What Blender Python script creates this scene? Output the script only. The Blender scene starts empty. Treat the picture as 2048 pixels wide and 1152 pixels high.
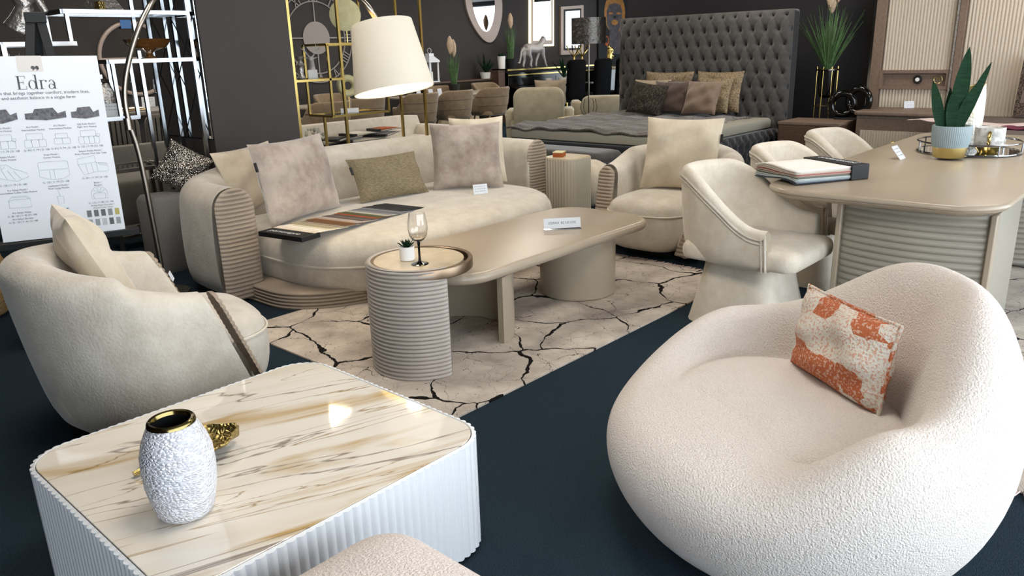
import bpy, bmesh, math, random
from mathutils import Vector, Matrix, Euler
PI=math.pi; rnd=random.Random(7)
sin,cos=math.sin,math.cos
SC=bpy.context.scene; COL=SC.collection
# ------------------------------------------------------------ camera model (X = along the sofa, Y = across the room)
FPX=1545.0; CX,CY=1024.,576.; H=1.5; YAW=math.radians(47.5)
_n=Vector((155.,5022.,FPX)).normalized(); _up=-_n
_Y=Vector((0,0,1))-_up*_up.z; _Y.normalize(); _X=_Y.cross(_up)
_c,_s=cos(YAW),sin(YAW)
R0=Vector((_c*_X.x+_s*_Y.x,_c*_X.y+_s*_Y.y,_c*_X.z+_s*_Y.z))
R1=Vector((-_s*_X.x+_c*_Y.x,-_s*_X.y+_c*_Y.y,-_s*_X.z+_c*_Y.z))
R2=_up.copy()
EYE=Vector((0,0,H))
def px(x,y,z=None,u=None,v=None):
    c=Vector((x-CX,y-CY,FPX)); r=Vector((R0.dot(c),R1.dot(c),R2.dot(c)))
    k=(z-H)/r.z if z is not None else (u/r.x if u is not None else v/r.y)
    return EYE+r*k
cam=bpy.data.cameras.new('camera'); co=bpy.data.objects.new('camera',cam); COL.objects.link(co); SC.camera=co
cam.sensor_width=36; cam.lens=FPX/2048*36; cam.clip_start=.02; cam.clip_end=200
co.matrix_world=Matrix(((R0.x,-R0.y,-R0.z,0),(R1.x,-R1.y,-R1.z,0),(R2.x,-R2.y,-R2.z,H),(0,0,0,1)))
# ------------------------------------------------------------ materials
def S(h):
    f=lambda c:c/12.92 if c<=.04045 else ((c+.055)/1.055)**2.4
    return tuple(f(int(h[i:i+2],16)/255) for i in (0,2,4))
def mat(name,col,rough=.6,metal=0,c2=None,ns=8,nd=4,bump=0,bs=200,bd=2,sheen=0,spec=.5,coat=0,trans=0,emit=None,es=0,stretch=(1,1,1),bkind='noise',ior=1.45,alpha=1,lo=.35,hi=.65,bstretch=(1,1,1)):
    m=bpy.data.materials.new(name); m.use_nodes=True; nt=m.node_tree; N=nt.nodes; L=nt.links; b=N['Principled BSDF']
    if isinstance(col,str): col=S(col)
    if isinstance(c2,str): c2=S(c2)
    i=b.inputs; i['Base Color'].default_value=(*col,1); i['Roughness'].default_value=rough; i['Metallic'].default_value=metal
    i['Specular IOR Level'].default_value=spec; i['Coat Weight'].default_value=coat; i['Coat Roughness'].default_value=.05
    i['Sheen Weight'].default_value=sheen; i['Sheen Roughness'].default_value=.4; i['Transmission Weight'].default_value=trans; i['IOR'].default_value=ior
    i['Alpha'].default_value=alpha
    if emit: i['Emission Color'].default_value=(*(S(emit) if isinstance(emit,str) else emit),1); i['Emission Strength'].default_value=es
    tc=None
    if c2 or bump: tc=N.new('ShaderNodeTexCoord')
    def mapped(sc):
        mp=N.new('ShaderNodeMapping'); mp.inputs['Scale'].default_value=sc; L.new(tc.outputs['Object'],mp.inputs[0]); return mp.outputs[0]
    if c2:
        t=N.new('ShaderNodeTexNoise'); t.inputs['Scale'].default_value=ns; t.inputs['Detail'].default_value=nd; t.inputs['Roughness'].default_value=.65
        L.new(mapped(stretch),t.inputs[0]); r=N.new('ShaderNodeValToRGB'); r.color_ramp.elements[0].position=lo; r.color_ramp.elements[1].position=hi
        r.color_ramp.elements[0].color=(*col,1); r.color_ramp.elements[1].color=(*c2,1); L.new(t.outputs[0],r.inputs[0]); L.new(r.outputs[0],i['Base Color'])
    if bump:
        if bkind=='noise': t=N.new('ShaderNodeTexNoise'); t.inputs['Detail'].default_value=bd; o=t.outputs[0]
        else: t=N.new('ShaderNodeTexVoronoi'); t.feature='SMOOTH_F1' if bkind=='vor' else 'DISTANCE_TO_EDGE'; o=t.outputs[0]
        t.inputs['Scale'].default_value=bs; L.new(mapped(bstretch),t.inputs[0])
        bp=N.new('ShaderNodeBump'); bp.inputs['Strength'].default_value=min(1,bump); bp.inputs['Distance'].default_value=.01*max(1,bump); L.new(o,bp.inputs['Height']); L.new(bp.outputs[0],i['Normal'])
    return m
M={}
M['suede']=mat('cream_suede','cfc8bb',.85,c2='bfb6a8',ns=9,nd=6,bump=.25,bs=90,sheen=.35,spec=.2)
M['suedeL']=mat('pale_suede','d8d0c2',.85,c2='cbc1b0',ns=11,nd=6,bump=.2,bs=90,sheen=.3,spec=.2)
M['boucle']=mat('white_boucle','f2ebe5',.95,c2='e8dfd7',ns=200,nd=2,bump=.9,bs=190,bd=3,sheen=.2,spec=.1)
M['pouf']=mat('pink_white_boucle','f0e7e2',.95,c2='e6dad3',ns=150,nd=2,bump=1.0,bs=170,bd=3,sheen=.2,spec=.1)
M['velvet']=mat('mauve_velvet','aea196',.8,c2='75655b',ns=5,nd=7,bump=1.4,bs=8,bd=5,sheen=.6,spec=.15,lo=.42,hi=.76)  # darker second tone paints the shading of the folds into the colour
M['cushion']=mat('cream_velvet','d2c6b2',.85,c2='c2b5a0',ns=7,nd=5,bump=.6,bs=9,bd=4,sheen=.4,spec=.15)
M['olive']=mat('olive_weave','968a70',.9,c2='756a52',ns=120,nd=2,bump=.8,bs=130,stretch=(.35,1,1.6),bstretch=(.35,1,1.6),spec=.15)
M['rib']=mat('taupe_lacquer_rib','a3978a',.38,spec=.4)
M['ribb']=mat('warm_taupe_rib','9a8b7b',.42,spec=.4)
M['taupe']=mat('taupe_lacquer','a39886',.3,c2='9d917f',ns=3,spec=.5)
M['taupeT']=mat('taupe_satin_top','a89b89',.3,c2='a29481',ns=2,spec=.5)
M['dleg']=mat('grey_lacquer_rib','969287',.36,spec=.45)
M['white']=mat('white_lacquer','e4e8ec',.35,spec=.5)
M['wood']=mat('walnut','5d4638',.45,c2='4b372b',ns=6,stretch=(1,14,14))
M['beigewood']=mat('taupe_wood','7d6a5c',.5,c2='6f5d50',ns=4,stretch=(1,8,8))
M['flute']=mat('cream_ribbed_fabric','c9bdac',.75,c2='bdb1a0',ns=90)
M['fluteG']=mat('cream_flute','c3baa7',.5)
M['gold']=mat('polished_gold','bfa765',.22,1)
M['goldD']=mat('aged_gold','a3905a',.35,1,bump=.9,bs=70,bkind='edge')
M['chrome']=mat('chrome','8f9194',.13,1)
M['steel']=mat('brushed_steel','9b938a',.3,1)
M['silver']=mat('silver_leaf_glaze','a9a5a1',.35,.8,bump=.8,bs=40)
M['statue']=mat('silver_statue_paint','b5b0ad',.5,.25,bump=.6,bs=60)
M['crumple']=mat('crumpled_silver_foil','5d5a57',.33,.85,bump=1.5,bs=16,bd=4)
M['darkrim']=mat('dark_gold_glaze','7d7048',.18,1)
M['taper']=mat('grey_lacquer_drum','aaa199',.38,spec=.4)
M['black']=mat('black_matte','0d0d0e',.6)
M['gloss']=mat('black_gloss','060606',.12,spec=.6)
M['bvel']=mat('black_velvet','070708',.95,spec=.1)
M['paper']=mat('white_paper','dde2e8',.7)
M['ink']=mat('grey_ink','4b4f55',.8)
M['inkL']=mat('light_grey_ink','9aa0a8',.8)
M['inkM']=mat('mid_grey_print','75767c',.8,c2='4f5056',ns=60)
M['tape']=mat('clear_tape','cfcbc8',.3)
M['shade']=mat('lampshade_linen','fbf8f0',.8,bump=.1,bs=300)
_nt=M['shade'].node_tree; _tr=_nt.nodes.new('ShaderNodeBsdfTranslucent'); _tr.inputs[0].default_value=(.95,.88,.72,1); _mx=_nt.nodes.new('ShaderNodeMixShader'); _mx.inputs[0].default_value=.42
_nt.links.new(_nt.nodes['Principled BSDF'].outputs[0],_mx.inputs[1]); _nt.links.new(_tr.outputs[0],_mx.inputs[2]); _nt.links.new(_mx.outputs[0],_nt.nodes['Material Output'].inputs[0])
M['shadeI']=mat('lampshade_lining','efe3bf',.8)
M['glass']=mat('clear_glass','ffffff',.02,trans=1,ior=1.45)
M['amber']=mat('amber_glass','c98a4a',.05,trans=.85,ior=1.5)
M['mirror']=mat('mirror_glass','d8dcde',.02,1)
M['dmirror']=mat('dark_mirror_glass','17161a',.06,spec=.8)
M['tuft']=mat('charcoal_velvet','4c4a47',.75,c2='434140',ns=20,sheen=.5,spec=.2)
M['tuftD']=mat('dark_charcoal_velvet','2b2c30',.7,sheen=.4,spec=.25)
M['sheet']=mat('sage_grey_sheet','8f8c80',.9)
M['fur']=mat('grey_faux_fur','625850',.95,c2='3b342f',ns=40,nd=4,bump=1.6,bs=60,bd=4,sheen=.5,stretch=(1,1.6,1))
M['furD']=mat('black_brown_fur','1e1a17',.95,c2='6a5d4c',ns=70,nd=4,bump=2,bs=80,bd=4,stretch=(1,1,.4),lo=.45,hi=.75)
M['pbrown']=mat('brown_satin','7b6655',.6,c2='6c5849',ns=5,bump=.5,bs=10,sheen=.5)
M['pmauve']=mat('brown_mauve_velvet','5b4a42',.8,c2='493a34',ns=6,bump=.5,bs=12,sheen=.5)
M['pgold']=mat('bronze_lattice_weave','8f7c5d',.6,c2='5b4c3a',ns=60,nd=1)
M['pcream']=mat('beige_satin','a3937c',.7,c2='93836c',ns=6)
M['bchair']=mat('brown_beige_velvet','8d7a63',.8,c2='7f6c56',ns=10,sheen=.4,spec=.2)
M['cchair']=mat('cream_grey_velvet','b1a78f',.85,c2='a39a82',ns=8,sheen=.4,spec=.2)
M['gchair']=mat('grey_channel_velvet','6f6a62',.85,sheen=.3)
M['gsofa']=mat('grey_woven_fabric','8c8a87',.95,c2='7a7875',ns=160,bump=.4,bs=200)
M['leg']=mat('bronze_leg','8a7763',.35,1)
M['green']=mat('grass_green','58784a',.6,c2='3a5a2c',ns=30)
M['dgreen']=mat('snake_plant_leaf','1d3826',.8,c2='132818',spec=.1,ns=25,stretch=(.4,.4,3))
M['plume']=mat('pampas_plume','d8c0a3',.95,c2='b39a7e',ns=60,bump=1,bs=90)
M['pot']=mat('grey_blue_pot','8b9ba0',.5)
M['ceramic']=mat('white_ceramic','eceae6',.4)
M['goldcer']=mat('pale_gold_band','c8b67a',.3,.9)
M['basket']=mat('woven_straw','a98b5c',.9,c2='8a6d42',ns=40,bump=1,bs=60,stretch=(.5,.5,2))
M['stone']=mat('beige_stone','d6c7ab',.3,c2='c2b092',ns=9,nd=8)
M['alab']=mat('pale_gold_disc','d9d1a4',.5,c2='bdb684',ns=8,nd=8)
M['clockm']=mat('grey_clock_paint','8d857f',.5)
M['pillar']=mat('brown_grey_wall_paint','454140',.75,c2='423e3d',ns=2,spec=.3)
M['wall']=mat('charcoal_wall_paint','3f3c3b',.8,c2='3c3938',ns=2,spec=.2)
M['wallD']=mat('shaded_wall_paint','29282a',.8,spec=.2)  # partition wall in shadow, its shade put into the near black colour
M['wallL']=mat('dark_brown_wall_paint','362e27',.85,spec=.15)
M['ceil']=mat('dark_ceiling_paint','5a5652',.9)
M['carpet']=mat('navy_carpet','22303a',1,c2='36444f',ns=220,nd=3,bump=1,bs=260,spec=.05,lo=.3,hi=.7)
M['tablewht']=mat('pale_table_top','b5ab9b',.4)
M['orange']=mat('rust_fabric','a85a2f',.9,c2='964d26',ns=30)
M['wine']=mat('wine_fabric','5d1730',.9)
M['pinkf']=mat('pale_pink_fabric','cbb8b4',.9)
M['bluet']=mat('blue_tape','3e6ea8',.5)
M['winterf']=mat('white_flower','d8d2bd',.8)
M['skin']=mat('painted_dark_skin','3a3638',.7,c2='595355',ns=9)
M['pgoldp']=mat('painted_gold','b4792d',.5,c2='8a5a20',ns=14)
M['canvas']=mat('black_canvas','0e0d0e',.7)
M['mfr']=mat('taupe_mirror_frame','a8978e',.4)
M['led']=mat('warm_led_band','fff0b0',.5,emit='fff0b8',es=2.2)
M['bulb']=mat('warm_bulb','fff2d8',.5,emit='ffe3b0',es=12)
M['curtain']=mat('white_curtain','eef2f4',.9)
_nt=M['curtain'].node_tree; _tr=_nt.nodes.new('ShaderNodeBsdfTranslucent'); _mx=_nt.nodes.new('ShaderNodeMixShader'); _mx.inputs[0].default_value=.6
_nt.links.new(_nt.nodes['Principled BSDF'].outputs[0],_mx.inputs[1]); _nt.links.new(_tr.outputs[0],_mx.inputs[2]); _nt.links.new(_mx.outputs[0],_nt.nodes['Material Output'].inputs[0])
M['frame']=mat('white_window_frame','e3e6e8',.5)
M['pale']=mat('pale_wood','cdb58f',.5)
M['plate']=mat('plate_gold_rim','d0b98e',.3)
M['zip']=mat('black_tag','151517',.6)
def sheetmix(name,cols,ns,rough=.9): return mat(name,cols[0],rough,c2=cols[1],ns=ns)
M['sequin']=mat('silver_sequin','d8d2c8',.25,.9,c2='1a1816',ns=150,nd=1,lo=.48,hi=.56,bump=1,bs=120,bkind='vor')
M['leopard']=mat('brown_lattice_trim','6b5a50',.8,c2='2a221f',ns=70,nd=1,lo=.47,hi=.53)
M['gsatin']=mat('grey_brown_satin','7f7069',.55,c2='6d5f58',ns=4,bump=.4,bs=7,sheen=.4)
M['gspread']=mat('grey_brown_bedspread','635751',.9,c2='564b46',ns=90,bump=.5,bs=120)
M['crackv']=mat('white_crackle_glaze','e6e3da',.35,c2='c9c09f',ns=14,nd=6,bump=1,bs=45,bkind='edge',lo=.5,hi=.75)
M['mug']=mat('white_grey_marble_glaze','e2e0dc',.3,c2='a8a69f',ns=22,nd=6,lo=.42,hi=.62)
M['vase']=mat('pearl_white_knit_glaze','e6e8f0',.3,bump=1,bs=85,bkind='edge',spec=.6,bstretch=(1,1,1.7))
def marble():
    m=mat('gold_vein_marble','e6dccb',.05,spec=.5,coat=.3); nt=m.node_tree;N=nt.nodes;L=nt.links;b=N['Principled BSDF']
    tc=N.new('ShaderNodeTexCoord'); mp=N.new('ShaderNodeMapping'); mp.inputs['Rotation'].default_value=(0,0,math.radians(20)); L.new(tc.outputs['Object'],mp.inputs[0])
    def layer(prev,scale,st,lo,hi,col,loc,det=5,dist=.6,peak=False):
        q=N.new('ShaderNodeMapping'); q.inputs['Scale'].default_value=st; q.inputs['Location'].default_value=loc; L.new(mp.outputs[0],q.inputs[0])
        t=N.new('ShaderNodeTexNoise'); t.inputs['Scale'].default_value=scale; t.inputs['Detail'].default_value=det; t.inputs['Distortion'].default_value=dist; L.new(q.outputs[0],t.inputs[0])
        r=N.new('ShaderNodeValToRGB'); e=r.color_ramp.elements; e[0].position=lo; e[1].position=hi; e[0].color=(0,0,0,1); e[1].color=(1,1,1,1)
        if peak: n=e.new(2*hi-lo); n.color=(0,0,0,1)
        L.new(t.outputs[0],r.inputs[0]); x=N.new('ShaderNodeMix'); x.data_type='RGBA'; L.new(r.outputs[0],x.inputs[0])
        if prev is None: x.inputs[6].default_value=(*S('ebe5da'),1)
        else: L.new(prev,x.inputs[6])
        x.inputs[7].default_value=(*S(col),1); return x.outputs[2]
    o=layer(None,1.6,(1,4.5,1),.40,.75,'ddd1bd',(3,1,0))
    o=layer(o,1.5,(.75,5,1),.57,.72,'c2a26b',(0,0,0),4,.8)
    o=layer(o,.9,(.6,4.5,1),.4925,.501,'86776c',(7,2,0),5,.7,True)
    o=layer(o,1.3,(.5,4.5,1),.494,.500,'a58a62',(2,9,0),5,.7,True)
    L.new(o,b.inputs['Base Color']); return m
M['marble']=marble()
def rugmat(name,seed):
    m=mat(name,'b5aaa0',.95,spec=.1); nt=m.node_tree;N=nt.nodes;L=nt.links;b=N['Principled BSDF']
    tc=N.new('ShaderNodeTexCoord'); mp=N.new('ShaderNodeMapping'); mp.inputs['Location'].default_value=(seed,seed*.7,0); L.new(tc.outputs['Object'],mp.inputs[0])
    def noise(sc,det,src=None):
        t=N.new('ShaderNodeTexNoise'); t.inputs['Scale'].default_value=sc; t.inputs['Detail'].default_value=det; L.new(src or mp.outputs[0],t.inputs[0]); return t
    def warp(sc,amt):
        n=noise(sc,4); a=N.new('ShaderNodeVectorMath'); a.operation='SUBTRACT'; a.inputs[1].default_value=(.5,.5,.5); L.new(n.outputs['Color'],a.inputs[0])
        c=N.new('ShaderNodeVectorMath'); c.operation='SCALE'; c.inputs['Scale'].default_value=amt; L.new(a.outputs[0],c.inputs[0])
        d=N.new('ShaderNodeVectorMath'); d.operation='ADD'; L.new(mp.outputs[0],d.inputs[0]); L.new(c.outputs[0],d.inputs[1]); return d.outputs[0]
    def crack(vec,sc,width,lo,hi,mscale):
        v=N.new('ShaderNodeTexVoronoi'); v.voronoi_dimensions='2D'; v.feature='DISTANCE_TO_EDGE'; v.inputs['Scale'].default_value=sc; L.new(vec,v.inputs[0])
        k=noise(mscale,3); r=N.new('ShaderNodeMapRange'); r.inputs[1].default_value=lo; r.inputs[2].default_value=hi; r.inputs[3].default_value=width*.12; r.inputs[4].default_value=width; L.new(k.outputs[0],r.inputs[0])
        q=N.new('ShaderNodeMath'); q.operation='LESS_THAN'; L.new(v.outputs['Distance'],q.inputs[0]); L.new(r.outputs[0],q.inputs[1]); return q.outputs[0]
    n0=noise(5,8); r=N.new('ShaderNodeValToRGB'); e=r.color_ramp.elements; e[0].position=.3;e[1].position=.72;e[0].color=(*S('a79c92'),1);e[1].color=(*S('d8cdc0'),1); n=e.new(.5); n.color=(*S('c2b7ab'),1); L.new(n0.outputs[0],r.inputs[0])
    c1=crack(warp(3.5,.22),2.0,.030,.36,.72,5); c2=crack(warp(9,.16),4.2,.02,.53,.72,2.0); c3=crack(warp(16,.12),11,.035,.57,.72,2.4)
    a=N.new('ShaderNodeMath');a.operation='MAXIMUM';L.new(c1,a.inputs[0]);L.new(c2,a.inputs[1]); a2=N.new('ShaderNodeMath');a2.operation='MAXIMUM';L.new(a.outputs[0],a2.inputs[0]);L.new(c3,a2.inputs[1])
    x=N.new('ShaderNodeMix');x.data_type='RGBA';L.new(a2.outputs[0],x.inputs[0]);L.new(r.outputs[0],x.inputs[6]);x.inputs[7].default_value=(*S('1c1918'),1);L.new(x.outputs[2],b.inputs['Base Color'])
    f=noise(400,2); bp=N.new('ShaderNodeBump'); bp.inputs['Strength'].default_value=.5; bp.inputs['Distance'].default_value=.005; L.new(f.outputs[0],bp.inputs['Height']); L.new(bp.outputs[0],b.inputs['Normal']); return m
def patchmat():
    m=mat('rust_cream_patchwork','d9d3c6',.95,spec=.1); nt=m.node_tree;N=nt.nodes;L=nt.links;b=N['Principled BSDF']
    tc=N.new('ShaderNodeTexCoord')
    v=N.new('ShaderNodeTexVoronoi'); v.distance='CHEBYCHEV'; v.inputs['Scale'].default_value=11; v.inputs['Randomness'].default_value=.7; L.new(tc.outputs['Object'],v.inputs[0])
    sp=N.new('ShaderNodeSeparateColor'); L.new(v.outputs['Color'],sp.inputs[0])
    n=N.new('ShaderNodeTexNoise'); n.inputs['Scale'].default_value=130; n.inputs['Detail'].default_value=2; L.new(tc.outputs['Object'],n.inputs[0])
    r=N.new('ShaderNodeValToRGB'); r.color_ramp.interpolation='CONSTANT'; e=r.color_ramp.elements; e[0].position=0;e[0].color=(*S('d8d2c6'),1);e[1].position=.46;e[1].color=(*S('b86a48'),1); L.new(sp.outputs[0],r.inputs[0])
    k=N.new('ShaderNodeMath');k.operation='GREATER_THAN';k.inputs[1].default_value=.56;L.new(n.outputs[0],k.inputs[0])
    x=N.new('ShaderNodeMix');x.data_type='RGBA';L.new(k.outputs[0],x.inputs[0]);L.new(r.outputs[0],x.inputs[6]);x.inputs[7].default_value=(*S('cfa793'),1)
    L.new(x.outputs[2],b.inputs['Base Color']); bp=N.new('ShaderNodeBump'); bp.inputs['Strength'].default_value=.7; bp.inputs['Distance'].default_value=.008; L.new(n.outputs[0],bp.inputs['Height']); L.new(bp.outputs[0],b.inputs['Normal']); return m
M['patch']=patchmat()
def blend(w,n=(0,0,1)): return w
# ------------------------------------------------------------ geometry helpers
class B:
    def __init__(s): s.v=[]; s.f=[]
    def add(s,vs,fs):
        o=len(s.v); s.v+= [Vector(p) for p in vs]; s.f+=[tuple(o+i for i in f) for f in fs]; return s
    def box(s,x0,x1,y0,y1,z0,z1,rot=None,org=None):
        vs=[Vector((x,y,z)) for z in (z0,z1) for y in (y0,y1) for x in (x0,x1)]
        if rot is not None:
            o=Vector(org or (0,0,0)); vs=[o+rot@(p) for p in vs]
        return s.add(vs,[(0,2,3,1),(4,5,7,6),(0,1,5,4),(2,6,7,3),(0,4,6,2),(1,3,7,5)])
    def loft(s,rings,closed=True,c0=True,c1=True,wrap=False):
        n=len(rings[0]); o=len(s.v)
        for r in rings: s.v+=[Vector(p) for p in r]
        m=len(rings)
        for i in range(m if wrap else m-1):
            a,b=o+i*n,o+((i+1)%m)*n
            for j in range(n if closed else n-1):
                k=(j+1)%n; s.f.append((a+j,a+k,b+k,b+j))
        if closed and c0 and not wrap: s.f.append(tuple(o+j for j in reversed(range(n))))
        if closed and c1 and not wrap: s.f.append(tuple(o+(m-1)*n+j for j in range(n)))
        return s
    def lathe(s,prof,n=32,c=(0,0,0),sx=1,sy=1,c0=True,c1=True):
        return s.loft([[(c[0]+r*sx*cos(2*PI*j/n),c[1]+r*sy*sin(2*PI*j/n),c[2]+z) for j in range(n)] for r,z in prof],True,c0,c1)
    def tube(s,pts,r,n=8,closed=False):
        pts=[Vector(p) for p in pts]; m=len(pts); rs=r if isinstance(r,(list,tuple)) else [r]*m; rings=[]; ref=None
        for i,p in enumerate(pts):
            t=(pts[(i+1)%m]-pts[i-1]) if closed or 0<i<m-1 else (pts[1]-pts[0] if i==0 else pts[-1]-pts[-2])
            t.normalize()
            if ref is None: ref=Vector((0,0,1)) if abs(t.z)<.9 else Vector((1,0,0))
            a=ref-t*ref.dot(t); a.normalize(); b=t.cross(a); ref=a
            rings.append([p+(a*cos(2*PI*j/n)+b*sin(2*PI*j/n))*rs[i] for j in range(n)])
        return s.loft(rings,True,True,True,closed)
    def bar(s,p,q,w,d=None):
        p,q=Vector(p),Vector(q); t=(q-p).normalized(); ref=Vector((0,0,1)) if abs(t.z)<.9 else Vector((1,0,0))
        a=(ref-t*ref.dot(t)).normalized()*w/2; b=t.cross(a).normalized()*(d or w)/2
        return s.loft([[c+a+b,c-a+b,c-a-b,c+a-b] for c in (p,q)])
    def grid(s,f,nu,nv):
        o=len(s.v); s.v+=[Vector(f(i/nu,j/nv)) for j in range(nv+1) for i in range(nu+1)]
        for j in range(nv):
            for i in range(nu):
                a=o+j*(nu+1)+i; s.f.append((a,a+1,a+nu+2,a+nu+1))
        return s
    def poly(s,pts,t=None):
        if t is None: return s.add(pts,[tuple(range(len(pts)))])
        t=Vector(t); return s.loft([[Vector(p) for p in pts],[Vector(p)+t for p in pts]])
    def ball(s,c,r,n=12,m=8):
        rx,ry,rz=r if isinstance(r,(tuple,list)) else (r,r,r)
        return s.loft([[(c[0]+rx*sin(PI*(i+.02)/(m+.04))*cos(2*PI*j/n),c[1]+ry*sin(PI*(i+.02)/(m+.04))*sin(2*PI*j/n),c[2]-rz*cos(PI*i/m)) for j in range(n)] for i in range(m+1)])
    def torus(s,c,R,r,n=48,k=8,ax='z'):
        pts=[]
        for j in range(n):
            a=2*PI*j/n; x,y=R*cos(a),R*sin(a); pts.append(Vector(c)+Vector((x,y,0) if ax=='z' else ((x,0,y) if ax=='y' else (0,x,y))))
        return s.tube(pts,r,k,True)
def obj(name,b,m,parent=None,loc=(0,0,0),rot=(0,0,0),smooth=40,sub=0,bevel=0,remesh=0,smit=0,kind=None,label=None,fix=True):
    me=bpy.data.meshes.new(name); me.from_pydata([tuple(p) for p in b.v],[],b.f); me.validate()
    if fix:
        bm=bmesh.new(); bm.from_mesh(me); bmesh.ops.recalc_face_normals(bm,faces=bm.faces); bm.to_mesh(me); bm.free()
    me.materials.append(M[m] if isinstance(m,str) else m)
    if smooth: me.shade_smooth(); me.set_sharp_from_angle(angle=math.radians(smooth))
    o=bpy.data.objects.new(name,me); COL.objects.link(o); o.location=loc; o.rotation_euler=rot
    if parent: o.parent=parent
    if bevel:
        d=o.modifiers.new('bevel','BEVEL'); d.width=bevel; d.segments=3; d.limit_method='ANGLE'; d.angle_limit=math.radians(50); d.harden_normals=False
    if remesh:
        d=o.modifiers.new('remesh','REMESH'); d.mode='VOXEL'; d.voxel_size=remesh; d.use_smooth_shade=True
    if smit:
        d=o.modifiers.new('smooth','SMOOTH'); d.iterations=smit; d.factor=.5
    if sub:
        d=o.modifiers.new('subdivision','SUBSURF'); d.levels=sub; d.render_levels=sub
    if kind: o['kind']=kind
    if label: o['label']=label
    return o
def tag(o,label,cat,group=None,kind=None):
    o['label']=label; o['category']=cat
    if group: o['group']=group
    if kind: o['kind']=kind
    return o
def thing(name,label,cat,loc=(0,0,0),rz=0,group=None):
    o=bpy.data.objects.new(name,None); COL.objects.link(o); o.location=loc; o.rotation_euler=(0,0,rz); o.empty_display_size=.1
    return tag(o,label,cat,group)
def struct(name,b,m,**k): return obj(name,b,m,kind='structure',**k)
def dup(r,loc,rz,label=None,group=None):
    def cp(o,p):
        c=o.copy(); COL.objects.link(c)
        if p: c.parent=p
        for ch in list(o.children): cp(ch,c)
        return c
    c=cp(r,None); c.location=loc; c.rotation_euler=(0,0,rz)
    if label: c['label']=label
    if group: c['group']=group
    return c
def text(name,body,m,size,parent,loc,rot,align='CENTER',sx=1,ext=0):
    cu=bpy.data.curves.new(name,'FONT'); cu.body=body; cu.size=size; cu.align_x=align; cu.align_y='CENTER'; cu.extrude=ext; cu.materials.append(M[m])
    o=bpy.data.objects.new(name,cu); me=bpy.data.meshes.new_from_object(o); bpy.data.objects.remove(o); me.name=name; o=bpy.data.objects.new(name,me); COL.objects.link(o); o.parent=parent; o.location=loc; o.rotation_euler=rot; o.scale=(sx,1,1); return o
def rrect(hx,hy,r,n=6,c=(0,0)):
    pts=[]
    for qx,qy,a0 in ((1,1,0),(-1,1,PI/2),(-1,-1,PI),(1,-1,1.5*PI)):
        for k in range(n+1):
            a=a0+PI/2*k/n; pts.append((c[0]+qx*(hx-r)+r*cos(a),c[1]+qy*(hy-r)+r*sin(a)))
    return pts
def superell(a,b,p=2.5,n=64):
    o=[]
    for j in range(n):
        t=2*PI*j/n; c,s=cos(t),sin(t); o.append((a*math.copysign(abs(c)**(2/p),c),b*math.copysign(abs(s)**(2/p),s)))
    return o
def resample(pts,n,closed=True):
    P=[Vector((p[0],p[1],0)) for p in pts]
    if closed: P=P+[P[0]]
    d=[0]
    for i in range(1,len(P)): d.append(d[-1]+(P[i]-P[i-1]).length)
    out=[];k=0
    for j in range(n):
        t=d[-1]*j/(n if closed else n-1)
        while k<len(P)-2 and d[k+1]<t: k+=1
        u=(t-d[k])/max(1e-9,d[k+1]-d[k]); q=P[k].lerp(P[k+1],min(1,u)); out.append((q.x,q.y))
    return out
def normals(pts,closed=True):
    n=len(pts); o=[]
    for i in range(n):
        a=pts[i-1] if closed or i>0 else pts[0]; b=pts[(i+1)%n] if closed or i<n-1 else pts[-1]
        t=Vector((b[0]-a[0],b[1]-a[1])); t.normalize(); o.append((t.y,-t.x))
    return o
def slab(b,pts,prof,dome=None):
    """stack of outline copies: prof = [(z, outward offset)]; dome = [(z, scale)] closes the top"""
    N=normals(pts); cx=sum(p[0] for p in pts)/len(pts); cy=sum(p[1] for p in pts)/len(pts); R=[]
    for z,o in prof: R.append([(p[0]+n[0]*o,p[1]+n[1]*o,z) for p,n in zip(pts,N)])
    last=R[-1]
    for z,sc in dome or []: R.append([(cx+(p[0]-cx)*sc,cy+(p[1]-cy)*sc,z) for p in last])
    return b.loft(R)
def nose(z0,z1,r,n=5):
    """profile of a slab edge with rounded corners of radius r"""
    o=[(z0+r-r*cos(PI/2*k/n),-r+r*sin(PI/2*k/n)) for k in range(n+1)]
    return o+[(z1-r+r*sin(PI/2*k/n),-r+r*cos(PI/2*k/n)) for k in range(n+1)]
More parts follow.
